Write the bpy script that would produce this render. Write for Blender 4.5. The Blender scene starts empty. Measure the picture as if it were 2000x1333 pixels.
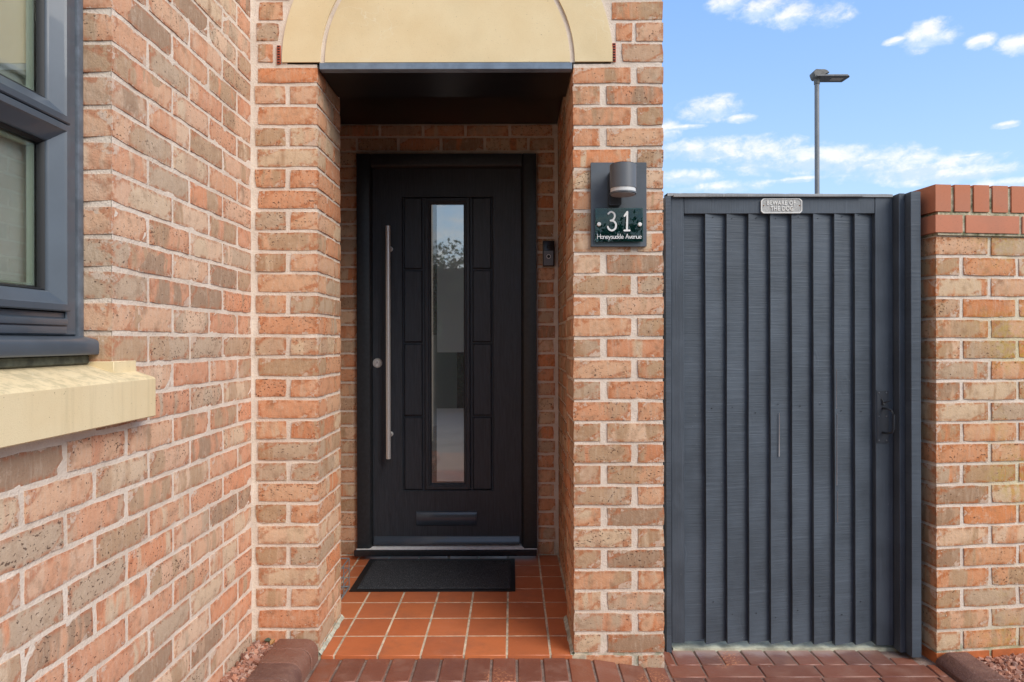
import bpy, bmesh, math, random
from mathutils import Vector, Matrix, noise as mnoise
R = math.radians
rnd = random.Random(31)
SC = bpy.context.scene
COL = SC.collection

# ------------------------------------------------------------------ camera, light, exposure
F = 1333.33                      # focal length in photo pixels (2000 wide)
DC = 2.424                       # camera to pier face
HC = 1.1136                      # camera height above the porch tiles
def PX(px, Y): return (px-1000.0)*(DC+Y)/F
def PZ(py, Y): return HC+(666.5-py)*(DC+Y)/F
cd = bpy.data.cameras.new('camera'); cam = bpy.data.objects.new('camera', cd); COL.objects.link(cam)
cam.location = (0, -DC, HC); cam.rotation_euler = (R(90), R(0.12), 0)
cd.sensor_width = 36; cd.lens = 24.0; cd.clip_end = 4000; cd.clip_start = 0.02
SC.camera = cam
SUN_EL, SUN_AZ = 38.0, 47.0      # azimuth measured from behind the camera towards the right
sd = bpy.data.lights.new('sun', 'SUN'); sun = bpy.data.objects.new('sun', sd); COL.objects.link(sun)
sd.energy = 2.0; sd.angle = R(40); sd.color = (1.0, 0.93, 0.83)
sdir = Vector((math.sin(R(SUN_AZ))*math.cos(R(SUN_EL)), -math.cos(R(SUN_AZ))*math.cos(R(SUN_EL)), math.sin(R(SUN_EL))))
sun.rotation_euler = sdir.to_track_quat('Z', 'Y').to_euler()
sun.location = (3, -6, 8)
SC.view_settings.view_transform = 'Standard'; SC.view_settings.look = 'None'
SC.view_settings.exposure = 0.62; SC.view_settings.gamma = 1
SC.view_settings.use_curve_mapping = False

# ------------------------------------------------------------------ node helpers
class NT:
    def __init__(s, tree): s.t = tree; s.n = tree.nodes; s.l = tree.links
    def new(s, typ, **kw):
        n = s.n.new(typ)
        for k, v in kw.items(): setattr(n, k, v)
        return n
    def put(s, sock, v):
        if isinstance(v, bpy.types.NodeSocket): s.l.new(v, sock)
        elif v is not None:
            if isinstance(v, (tuple, list)) and len(v) == 3 and sock.type == 'RGBA': v = (*v, 1)
            sock.default_value = v
    def math(s, op, a, b=None, c=None, clamp=False):
        n = s.new('ShaderNodeMath', operation=op); n.use_clamp = clamp
        s.put(n.inputs[0], a); s.put(n.inputs[1], b)
        if c is not None: s.put(n.inputs[2], c)
        return n.outputs[0]
    def vmath(s, op, a, b=None):
        n = s.new('ShaderNodeVectorMath', operation=op); s.put(n.inputs[0], a); s.put(n.inputs[1], b)
        return n.outputs['Value'] if op in ('LENGTH', 'DOT_PRODUCT') else n.outputs[0]
    def scale(s, v, sc, off=None):
        r = s.vmath('MULTIPLY', v, sc)
        return s.vmath('ADD', r, off) if off is not None else r
    def noise(s, v, scale, detail=3, rough=0.55, dist=0.0, col=False):
        n = s.new('ShaderNodeTexNoise'); s.put(n.inputs['Vector'], v); n.inputs['Scale'].default_value = scale
        n.inputs['Detail'].default_value = detail; n.inputs['Roughness'].default_value = rough
        n.inputs['Distortion'].default_value = dist
        return n.outputs['Color' if col else 'Fac']
    def ramp(s, f, stops, interp='LINEAR'):
        n = s.new('ShaderNodeValToRGB'); s.put(n.inputs[0], f); cr = n.color_ramp; cr.interpolation = interp
        while len(cr.elements) < len(stops): cr.elements.new(0.5)
        for e, (p, c) in zip(cr.elements, stops):
            e.position = p
            e.color = (c, c, c, 1) if isinstance(c, (int, float)) else (*c, 1)
        return n.outputs[0]
    def mix(s, f, a, b, typ='MIX'):
        n = s.new('ShaderNodeMix', data_type='RGBA', blend_type=typ)
        s.put(n.inputs[0], f); s.put(n.inputs[6], a); s.put(n.inputs[7], b)
        return n.outputs[2]
    def ss(s, f, lo, hi):
        n = s.new('ShaderNodeMapRange', interpolation_type='SMOOTHSTEP')
        s.put(n.inputs[0], f); n.inputs[1].default_value = lo; n.inputs[2].default_value = hi
        return n.outputs[0]
    def bump(s, h, strength=0.5, dist=0.002, normal=None):
        n = s.new('ShaderNodeBump'); s.put(n.inputs['Height'], h)
        n.inputs['Strength'].default_value = strength; n.inputs['Distance'].default_value = dist
        if normal is not None: s.put(n.inputs['Normal'], normal)
        return n.outputs[0]

def material(name):
    m = bpy.data.materials.new(name); m.use_nodes = True
    t = NT(m.node_tree); t.n.clear()
    out = t.new('ShaderNodeOutputMaterial'); b = t.new('ShaderNodeBsdfPrincipled')
    t.l.new(b.outputs[0], out.inputs[0])
    t.b = b; t.out = out
    t.tc = t.new('ShaderNodeTexCoord'); t.obj = t.tc.outputs['Object']
    t.geo = t.new('ShaderNodeNewGeometry'); t.pos = t.geo.outputs['Position']
    t.oi = t.new('ShaderNodeObjectInfo'); t.rnd = t.oi.outputs['Random']
    return m, t
def fin(t, col=None, rough=None, metal=None, normal=None, spec=None):
    if col is not None: t.put(t.b.inputs['Base Color'], col)
    if rough is not None: t.put(t.b.inputs['Roughness'], rough)
    if metal is not None: t.b.inputs['Metallic'].default_value = metal
    if spec is not None: t.b.inputs['Specular IOR Level'].default_value = spec
    if normal is not None: t.put(t.b.inputs['Normal'], normal)
def rcoord(t, k=37.0):
    v = t.new('ShaderNodeCombineXYZ')
    t.put(v.inputs[0], t.math('MULTIPLY', t.rnd, k)); t.put(v.inputs[1], t.math('MULTIPLY', t.rnd, k*2.3)); t.put(v.inputs[2], t.math('MULTIPLY', t.rnd, k*1.7))
    return t.vmath('ADD', t.obj, v.outputs[0])

def brick_material(name, warm=0.0, moss=0.0, dull=1.0):
    m, t = material(name)
    c = rcoord(t)
    A = t.ramp(t.rnd, [(0.0, (.66,.33,.20)), (.15, (.70,.45,.31)), (.27, (.70,.32,.175)), (.38, (.52,.36,.24)),
                       (.49, (.68,.385,.24)), (.60, (.46,.30,.19)), (.70, (.74,.53,.38)), (.80, (.62,.29,.165)), (.90, (.58,.40,.28))], 'CONSTANT')
    r2 = t.math('FRACT', t.math('MULTIPLY', t.rnd, 17.31))
    B = t.ramp(r2, [(0.0, (.68,.52,.37)), (.22, (.50,.34,.22)), (.42, (.68,.36,.22)), (.60, (.54,.41,.30)), (.78, (.40,.27,.185)), (.88, (.70,.44,.29))], 'CONSTANT')
    big = t.noise(t.scale(c, (12, 9, 2.2)), 1.0, 3, .55, .5)
    off = t.math('MULTIPLY', t.math('SUBTRACT', t.math('FRACT', t.math('MULTIPLY', t.rnd, 5.77)), .5), .25)
    mask = t.ss(t.math('ADD', big, off), .43, .53)
    col = t.mix(mask, A, B)
    # fired edges, redder
    att = t.new('ShaderNodeAttribute', attribute_name='rim').outputs['Fac']
    rn = t.noise(c, 55, 3, .6)
    rim = t.math('MULTIPLY', t.ss(att, .60, .95), t.ss(rn, .40, .58))
    col = t.mix(t.math('MULTIPLY', rim, .7), col, (.46,.16,.07))
    # soft streaks and mottling
    st = t.noise(t.scale(c, (1, 1, .16)), 120, 3, .6)
    col = t.mix(t.math('MULTIPLY', t.ss(st, .45, .75), .30), col, (.66,.56,.46))
    mot = t.noise(c, 26, 4, .65)
    col = t.mix(t.math('MULTIPLY', t.ss(mot, .48, .78), .6), col, (.30,.19,.125))
    mot2 = t.noise(t.vmath('ADD', c, (5.1, 2.2, 7.7)), 34, 4, .7)
    col = t.mix(t.math('MULTIPLY', t.ss(mot2, .56, .74), .45), col, (.74,.60,.48))
    # pits
    pit = t.noise(t.scale(c, (1, 1, 1.3)), 130, 2, .5, .4)
    r3 = t.math('FRACT', t.math('MULTIPLY', t.rnd, 43.7))
    dens = t.math('MULTIPLY', t.noise(c, 16, 1, .5), t.math('SUBTRACT', t.math('MULTIPLY', r3, .20), .02))
    pm = t.ss(t.math('ADD', pit, dens), .725, .755)
    col = t.mix(t.math('MULTIPLY', pm, .8), col, (.09,.05,.035))
    spk = t.noise(c, 420, 2, .5)
    col = t.mix(t.math('MULTIPLY', t.ss(spk, .6, .72), .35), col, (.20,.12,.09))
    smn = t.noise(c, 95, 4, .7); smb = t.noise(c, 22, 2, .5)
    sme = t.math('ADD', att, t.math('ADD', t.math('MULTIPLY', t.math('SUBTRACT', smn, .5), .9), t.math('MULTIPLY', t.math('SUBTRACT', smb, .5), .9)))
    smear = t.ss(sme, 1.06, 1.11)
    col = t.mix(t.math('MULTIPLY', smear, .75), col, (.66,.54,.45))
    if moss > 0:
        mm = t.noise(t.pos, 3.2, 4, .6)
        mx = t.new('ShaderNodeSeparateXYZ'); t.put(mx.inputs[0], t.pos)
        mk = t.math('MULTIPLY', t.ss(mm, .43, .66), t.ss(mx.outputs[0], 1.55, 1.95))
        fine = t.ss(t.noise(t.pos, 60, 3, .7), .35, .65)
        col = t.mix(t.math('MULTIPLY', t.math('MULTIPLY', mk, fine), moss), col, (.50,.38,.09))
    hs = t.new('ShaderNodeHueSaturation'); t.put(hs.inputs['Color'], t.mix(1.0, col, (1.03,.99,.93), 'MULTIPLY'))
    hs.inputs['Saturation'].default_value = .94+warm; hs.inputs['Value'].default_value = dull
    fine = t.noise(c, 210, 4, .65)
    med = t.noise(c, 45, 3, .6)
    h = t.math('ADD', t.math('MULTIPLY', fine, .5), t.math('MULTIPLY', med, 1.0))
    h = t.math('SUBTRACT', h, t.math('MULTIPLY', pm, 1.2))
    fin(t, hs.outputs[0], .92, normal=t.bump(h, .8, .0028), spec=.25)
    return m

M = {}
M['brick'] = brick_material('brick_mixed', .10, 0, .93)
M['brick_left'] = brick_material('brick_window_wall', .02, 0, .98)
M['brick_in'] = brick_material('brick_porch_inside', .12, 0, .95)
M['brick_garden'] = brick_material('brick_garden_wall', .16, .75, .93)

def simple(name, col, rough=.6, metal=0, nscale=0, namp=.1, bumps=None, spec=.5, coat=0):
    m, t = material(name)
    c = col
    if nscale:
        n = t.noise(t.pos, nscale, 4, .6)
        c = t.mix(t.ss(n, .3, .7), tuple(x*(1-namp) for x in col), tuple(min(1, x*(1+namp)) for x in col))
    nrm = None
    if bumps: nrm = t.bump(t.noise(t.pos, bumps[0], 4, .6), bumps[1], bumps[2])
    fin(t, c, rough, metal, nrm, spec)
    if coat: t.b.inputs['Coat Weight'].default_value = coat
    return m

def mortar_material():
    m, t = material('mortar')
    n = t.noise(t.pos, 9, 5, .65); n2 = t.noise(t.pos, 160, 3, .6)
    col = t.mix(t.ss(n, .3, .7), (.67,.56,.455), (.81,.70,.585))
    col = t.mix(t.math('MULTIPLY', t.ss(n2, .55, .75), .35), col, (.42,.33,.27))
    sx = t.new('ShaderNodeSeparateXYZ'); t.put(sx.inputs[0], t.pos)
    low = t.math('MULTIPLY', t.ss(t.math('MULTIPLY', sx.outputs[2], -1), -.10, .02), t.ss(t.noise(t.pos, 22, 3, .6), .38, .62))
    col = t.mix(t.math('MULTIPLY', low, .8), col, (.27,.30,.20))
    mx = t.math('MULTIPLY', t.ss(sx.outputs[0], 1.55, 1.95), t.ss(t.noise(t.pos, 3.2, 4, .6), .40, .62))
    col = t.mix(t.math('MULTIPLY', mx, .6), col, (.52,.46,.16))
    h = t.math('ADD', n2, t.math('MULTIPLY', t.noise(t.pos, 40, 3, .6), .8))
    fin(t, col, .95, normal=t.bump(h, .7, .003), spec=.2)
    return m
M['mortar'] = mortar_material()

def stone_material():
    m, t = material('yellow_cast_stone')
    n = t.noise(t.pos, 5, 4, .6); f = t.noise(t.pos, 320, 3, .6)
    col = t.mix(t.ss(n, .3, .7), (.76,.60,.35), (.80,.66,.41))
    col = t.mix(t.math('MULTIPLY', t.ss(f, .55, .75), .35), col, (.56,.42,.22))
    dots = t.ss(t.noise(t.pos, 190, 1, .5), .765, .79)
    col = t.mix(t.math('MULTIPLY', dots, .6), col, (.24,.17,.10))
    stre = t.noise(t.scale(t.pos, (1, 14, .9)), 3.0, 3, .6)
    col = t.mix(t.math('MULTIPLY', t.ss(stre, .46, .76), .32), col, (.52,.42,.24))
    cr = t.noise(t.vmath('ADD', t.pos, (3.3, 0, 9.1)), 6.5, 3, .5, .3)
    crack = t.math('SUBTRACT', 1.0, t.ss(t.math('ABSOLUTE', t.math('SUBTRACT', cr, .5)), .0, .004))
    gate = t.ss(t.noise(t.vmath('ADD', t.pos, (1.7, 4, 2.2)), 3.1, 1, .5), .58, .66)
    col = t.mix(t.math('MULTIPLY', t.math('MULTIPLY', crack, gate), .5), col, (.82,.74,.56))
    geo_up = t.new('ShaderNodeSeparateXYZ'); t.put(geo_up.inputs[0], t.geo.outputs['Normal'])
    grime = t.math('MULTIPLY', t.ss(geo_up.outputs[2], .5, .9), t.ss(t.noise(t.pos, 30, 4, .7), .4, .65))
    col = t.mix(t.math('MULTIPLY', grime, .45), col, (.34,.30,.18))
    fin(t, col, .9, normal=t.bump(f, .35, .0012), spec=.25)
    return m
M['stone'] = stone_material()

def paint_wood(name, col, horiz=True, rough=.5, k=1.0):
    m, t = material(name)
    c = rcoord(t, 11)
    s = (3, 3, 95) if horiz else (130, 60, 4)
    saw = t.noise(t.scale(c, s), 1.0, 5, .65, .25)
    saw2 = t.noise(t.scale(c, tuple(x*2.6 for x in s)), 1.0, 3, .6)
    v = t.noise(c, 5, 4, .6)
    cc = t.mix(t.ss(v, .3, .7), tuple(x*.80 for x in col), tuple(x*1.18 for x in col))
    cc = t.mix(t.math('MULTIPLY', t.ss(saw, .52, .72), t.math('MULTIPLY', t.ss(t.noise(c, 3.3, 3, .6), .35, .65), .30*k)), cc, tuple(min(1, x*2.0) for x in col))
    knot = t.new('ShaderNodeTexVoronoi'); t.put(knot.inputs['Vector'], t.scale(c, (7, 7, 3.2))); knot.inputs['Scale'].default_value = 1.0
    kd = knot.outputs['Distance']
    rings = t.math('SINE', t.math('MULTIPLY', kd, 90))
    kn = t.math('MULTIPLY', t.math('MULTIPLY', rings, t.math('SUBTRACT', 1.0, t.ss(kd, .08, .26))), .5)
    spots = t.ss(t.noise(c, 240, 1, .5), .80, .82)
    cc = t.mix(t.math('MULTIPLY', spots, .7), cc, (.45,.46,.46))
    h = t.math('ADD', t.math('ADD', saw, t.math('MULTIPLY', saw2, .5)), t.math('MULTIPLY', kn, .5))
    fin(t, cc, rough, normal=t.bump(h, .62*k, .0026), spec=.4)
    return m
M['gate'] = paint_wood('gate_grey_paint_sawn', (.066,.083,.103), True, .55)
M['gate_v'] = paint_wood('gate_grey_paint_planed', (.068,.084,.103), False, .5, .8)
M['gate_cap'] = paint_wood('weathered_grey_cap', (.30,.31,.31), False, .8, 1.2)

def door_material():
    m, t = material('black_woodgrain_door')
    c = t.obj
    g = t.noise(t.scale(c, (150, 60, 7)), 1.0, 4, .6, 1.2)
    w = t.noise(t.scale(c, (26, 20, 3.0)), 1.0, 3, .55, 1.6)
    rings = t.math('SINE', t.math('MULTIPLY', w, 60))
    h = t.math('ADD', g, t.math('MULTIPLY', rings, .22))
    fin(t, t.mix(t.ss(g, .3, .7), (.027,.034,.043), (.045,.055,.068)), t.ramp(g, [(0, .42), (1, .55)]), normal=t.bump(h, .35, .0012), spec=.5)
    return m
M['door'] = door_material()
M['black_frame'] = simple('black_foil_frame', (.020,.023,.027), .42, 0, 60, .2, (220, .2, .0008))
M['black_board'] = simple('black_soffit_board', (.008,.008,.009), .33, 0, 3, .3)
M['lintel_edge'] = simple('black_lintel_edge_sheen', (.16,.21,.27), .3, 0, 20, .18, (15, .1, .002), coat=.3)  # black glossy fascia, its pale reflection put into the base colour
M['upvc'] = simple('anthracite_upvc', (.075,.095,.118), .36, 0, 8, .08, (300, .12, .0006), coat=.25)
M['upvc_dark'] = simple('anthracite_upvc_joint', (.018,.022,.028), .5)
M['sealant'] = simple('grey_sealant', (.13,.155,.185), .45, 0, 22, .25, (26, .5, .004))
M['sealant_dirty'] = simple('dirty_sealant', (.085,.09,.065), .7, 0, 30, .5, (40, .5, .003))
M['gasket'] = simple('black_rubber_gasket', (.010,.011,.012), .55)
M['steel'] = simple('brushed_steel', (.82,.83,.80), .36, .5, 300, .1)
M['aluminium'] = simple('aluminium_threshold', (.90,.90,.89), .45, .05, 40, .08)
M['screw'] = simple('screw_metal', (.25,.26,.27), .4, .8)
M['letter_plate'] = simple('blue_black_letter_plate', (.045,.062,.082), .3, 0, 12, .1, coat=.4)
M['blackplastic'] = simple('black_plastic', (.012,.012,.013), .3)
M['bell_grey'] = simple('satin_grey_plastic', (.17,.175,.185), .35, .3)
M['slate'] = simple('grey_slate_board', (.085,.10,.115), .5, 0, 9, .18, (90, .15, .001))
M['lamp_grey'] = simple('graphite_lamp_paint', (.125,.131,.140), .42, .1)
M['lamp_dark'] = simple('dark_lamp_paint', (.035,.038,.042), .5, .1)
M['lens_white'] = simple('white_lens_ring', (.68,.67,.64), .3)
M['lens_under'] = simple('opal_lens', (.30,.27,.26), .35)
M['white_print'] = simple('white_print', (.80,.80,.78), .5)
M['white_cap'] = simple('white_screw_cap', (.82,.80,.76), .3)
M['wire'] = simple('galvanised_wire', (.26,.28,.29), .5, .3)
M['leaf_dark'] = simple('dark_leaf', (.03,.045,.015), .6)
M['leaf_tan'] = simple('tan_leaf', (.34,.17,.05), .6)
M['redslip'] = simple('red_vent', (.46,.085,.035), .6)
M['hole'] = simple('vent_hole', (.02,.008,.006), .9)
M['fillet'] = simple('lichened_mortar_fillet', (.50,.50,.40), .95, 0, 40, .3, (90, .8, .003))
M['threshold'] = simple('pale_concrete_threshold', (.44,.44,.33), .95, 0, 16, .35, (120, .8, .002))
M['latch'] = simple('dark_latch_paint', (.040,.047,.057), .5)
M['lamp_post'] = simple('galvanised_post', (.22,.22,.215), .55, .35, 6, .12)
M['lamp_head'] = simple('grey_lamp_head', (.15,.145,.13), .6, .2, 20, .2)
M['lamp_lens'] = simple('lamp_lens_glass', (.40,.33,.25), .3)
M['lamp_top'] = simple('photocell', (.62,.60,.45), .5)
M['plinth'] = simple('orange_red_plinth_brick', (.50,.14,.04), .6, 0, 18, .18, (200, .3, .001))

def eng_brick():
    m, t = material('smooth_red_coping_brick')
    c = rcoord(t)
    A = t.ramp(t.rnd, [(0, (.52,.185,.095)), (.35, (.57,.215,.12)), (.7, (.50,.19,.11))], 'CONSTANT')
    n = t.noise(c, 9, 3, .6)
    col = t.mix(t.math('MULTIPLY', t.ss(n, .40, .7), .6), A, (.48,.20,.12))
    col = t.mix(t.math('MULTIPLY', t.ss(t.noise(c, 260, 2, .5), .62, .74), .5), col, (.26,.09,.05))
    fin(t, col, .75, normal=t.bump(t.noise(c, 240, 3, .6), .3, .001), spec=.35)
    return m
M['coping'] = eng_brick()

def mossy_mortar():
    m, t = material('mossy_coping_mortar')
    n = t.noise(t.pos, 34, 4, .65)
    col = t.ramp(n, [(.3, (.10,.11,.05)), (.45, (.34,.32,.20)), (.6, (.60,.53,.38)), (.75, (.36,.35,.10))])
    fin(t, col, .95, normal=t.bump(t.noise(t.pos, 110, 3, .6), .9, .004), spec=.2)
    return m
M['mossmortar'] = mossy_mortar()

def tile_material():
    m, t = material('quarry_tile')
    c = rcoord(t)
    A = t.ramp(t.rnd, [(0, (.57,.165,.060)), (.3, (.62,.19,.070)), (.55, (.52,.155,.060)), (.8, (.58,.175,.070))], 'CONSTANT')
    n = t.noise(c, 8, 4, .6)
    col = t.mix(t.math('MULTIPLY', t.ss(n, .4, .75), .35), A, (.38,.115,.05))
    col = t.mix(t.math('MULTIPLY', t.ss(t.noise(c, 15, 3, .7), .62, .8), .35), col, (.60,.33,.22))
    dirt = t.math('MULTIPLY', t.ss(t.noise(t.pos, 5, 5, .7), .48, .72), .45)
    col = t.mix(dirt, col, (.30,.12,.07))
    col = t.mix(t.math('MULTIPLY', t.ss(t.noise(c, 150, 1, .5), .79, .81), .6), col, (.75,.60,.48))
    fin(t, col, t.ramp(n, [(.3, .33), (.7, .5)]), normal=t.bump(t.noise(c, 40, 3, .6), .12, .002), spec=.5)
    return m
M['tile'] = tile_material()
M['grout'] = simple('tile_grout', (.60,.50,.36), .95, 0, 18, .35, (150, .4, .001))

def paver_material():
    m, t = material('brown_red_clay_paver')
    c = rcoord(t)
    A = t.ramp(t.rnd, [(0, (.205,.078,.050)), (.3, (.245,.092,.058)), (.6, (.185,.080,.056)), (.8, (.26,.088,.048))], 'CONSTANT')
    n = t.noise(c, 14, 4, .6)
    col = t.mix(t.math('MULTIPLY', t.ss(n, .42, .72), .5), A, (.30,.155,.11))
    col = t.mix(t.math('MULTIPLY', t.ss(t.noise(c, 90, 3, .7), .6, .75), .35), col, (.28,.16,.12))
    sep = t.new('ShaderNodeSeparateXYZ'); t.put(sep.inputs[0], t.pos)
    eff = t.math('MULTIPLY', t.math('MULTIPLY', t.ss(t.math('ADD', sep.outputs[1], t.math('MULTIPLY', t.math('SUBTRACT', t.noise(t.pos, 9, 3, .6), .5), .12)), .075, .125), t.ss(sep.outputs[0], .58, .62)), t.math('SUBTRACT', 1.0, t.ss(sep.outputs[0], 1.28, 1.40)))
    col = t.mix(t.math('MULTIPLY', eff, .55), col, (.50,.38,.33))
    # orange scuffs where the face has worn
    area = t.ss(t.noise(t.vmath('ADD', t.pos, (.37, .9, 0)), 4.2, 1, .5), .60, .66)
    sc = t.math('MULTIPLY', area, t.ss(t.noise(t.scale(t.pos, (1, 1.6, 1)), 95, 3, .7), .53, .60))
    col = t.mix(t.math('MULTIPLY', sc, .85), col, (.60,.26,.13))
    col = t.mix(t.math('MULTIPLY', t.ss(t.noise(t.pos, 130, 1, .5), .80, .815), .8), col, (.62,.58,.50))
    fin(t, col, t.ramp(n, [(.3, .32), (.7, .55)]), normal=t.bump(t.math('ADD', t.noise(c, 60, 4, .6), t.noise(c, 12, 2, .5)), .45, .003), spec=.5)
    return m
M['paver'] = paver_material()
def kerb_material():
    m, t = material('kerb_block_brown')
    c = rcoord(t)
    A = t.ramp(t.rnd, [(0, (.17,.085,.066)), (.5, (.21,.105,.08)), (.75, (.24,.11,.075))], 'CONSTANT')
    n = t.noise(c, 20, 4, .65)
    col = t.mix(t.math('MULTIPLY', t.ss(n, .4, .7), .6), A, (.27,.15,.11))
    col = t.mix(t.math('MULTIPLY', t.ss(t.noise(c, 170, 2, .6), .66, .74), .5), col, (.42,.33,.28))
    fin(t, col, .62, normal=t.bump(t.math('ADD', t.noise(c, 130, 4, .65), t.noise(c, 30, 4, .7)), .9, .004), spec=.4)
    return m
M['kerb'] = kerb_material()
M['joint'] = simple('sand_joint', (.24,.165,.13), .95, 0, 30, .3, (200, .5, .002))

def gravel_material():
    m, t = material('pink_red_gravel')
    n = t.noise(t.pos, 70, 2, .5); n2 = t.new('ShaderNodeAttribute', attribute_name='tone').outputs['Fac']
    col = t.ramp(n2, [(0, (.22,.10,.07)), (.25, (.42,.19,.12)), (.5, (.33,.20,.16)), (.75, (.56,.26,.16)), (.93, (.52,.36,.28))])
    col = t.mix(t.math('MULTIPLY', t.ss(n, .5, .8), .4), col, (.30,.16,.12))
    fin(t, col, .85, normal=t.bump(t.noise(t.pos, 300, 3, .6), .4, .001), spec=.3)
    return m
M['gravel'] = gravel_material()

def mat_material():
    m, t = material('charcoal_ribbed_mat')
    a = t.noise(t.scale(t.pos, (220, 14, 1)), 1.0, 3, .6); b = t.noise(t.scale(t.pos, (30, 260, 1)), 1.0, 3, .6)
    n = t.math('ADD', a, b)
    s = t.ss(t.noise(t.pos, 420, 2, .5), .5, .72)
    col = t.mix(s, (.032,.035,.040), (.17,.18,.195))
    col = t.mix(t.math('MULTIPLY', t.ss(t.noise(t.pos, 100, 1, .5), .81, .82), .6), col, (.5,.48,.42))
    fin(t, col, .95, normal=t.bump(n, .8, .003), spec=.2)
    return m
M['mat'] = mat_material()
M['mat_edge'] = simple('black_rubber_edge', (.010,.010,.011), .5)

def glass_material(name, refl=.12, tint=(1, 1, 1), rough=0.0):
    m, t = material(name)
    tr = t.new('ShaderNodeBsdfTransparent'); tr.inputs[0].default_value = (*tint, 1)
    gl = t.new('ShaderNodeBsdfGlossy'); gl.inputs['Roughness'].default_value = rough
    fr = t.new('ShaderNodeFresnel'); fr.inputs[0].default_value = 1.5
    f = t.math('ADD', t.math('MULTIPLY', fr.outputs[0], .6), refl, clamp=True)
    mx = t.new('ShaderNodeMixShader'); t.put(mx.inputs[0], f)
    t.l.new(tr.outputs[0], mx.inputs[1]); t.l.new(gl.outputs[0], mx.inputs[2]); t.l.new(mx.outputs[0], t.out.inputs[0])
    return m
M['glass'] = glass_material('window_glass', .0, (.95,.97,.95))
M['sign_glass'] = glass_material('sign_glass', .02, (.55,.78,.74))
def mirror_glass(name, col, f, rough):
    m, t = material(name)
    gl = t.new('ShaderNodeBsdfGlossy'); gl.inputs['Roughness'].default_value = rough; gl.inputs[0].default_value = (.98,.96,.88, 1)
    fin(t, col, .35)
    mx = t.new('ShaderNodeMixShader'); mx.inputs[0].default_value = f
    t.l.new(t.b.outputs[0], mx.inputs[1]); t.l.new(gl.outputs[0], mx.inputs[2]); t.l.new(mx.outputs[0], t.out.inputs[0])
    return m
M['door_glass'] = mirror_glass('door_glass', (.030,.034,.036), .20, .03)
M['door_frost'] = mirror_glass('door_satin_glass', (.36,.43,.44), .36, .02)
M['door_frost2'] = mirror_glass('door_satin_glass_faint', (.085,.115,.12), .26, .04)
M['blind'] = simple('beige_blind', (.84,.77,.62), .9)
M['curtain'] = simple('grey_green_net', (.78,.78,.71), .95, 0, 4, .15)
M['spacer'] = simple('pale_green_spacer', (.62,.70,.55), .4)
M['room'] = simple('room_paint', (.35,.33,.29), .9)
M['render_wall'] = simple('upper_wall', (.42,.28,.20), .95, 0, 12, .2)
M['hedge'] = None
def leaf_material():
    m, t = material('hedge_leaf')
    a = t.new('ShaderNodeAttribute', attribute_name='tone').outputs['Fac']
    fin(t, t.ramp(a, [(0, (.03,.06,.02)), (.5, (.06,.11,.035)), (1, (.12,.17,.06))]), .5, spec=.4)
    return m
M['hedge'] = leaf_material()
M['twig'] = simple('brown_twig', (.10,.07,.05), .8)
M['ground'] = simple('driveway_ground', (.15,.145,.14), .9, 0, 2, .25)
M['sign_alu'] = None
def cast_alu():
    m, t = material('cast_aluminium_sign')
    n = t.noise(t.pos, 220, 3, .6)
    col = t.mix(t.ss(n, .35, .7), (.34,.335,.315), (.46,.455,.43))
    rust = t.noise(t.pos, 60, 3, .6)
    fin(t, t.mix(t.math('MULTIPLY', t.ss(rust, .62, .75), .5), col, (.42,.25,.12)), .5, .25, t.bump(n, .4, .0008))
    return m
M['sign_alu'] = cast_alu()
M['sign_letters'] = simple('raised_letters_lit', (.80,.79,.74), .5, .0)  # plate's own metal, paler to stand in for shadow contrast around the relief

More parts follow.
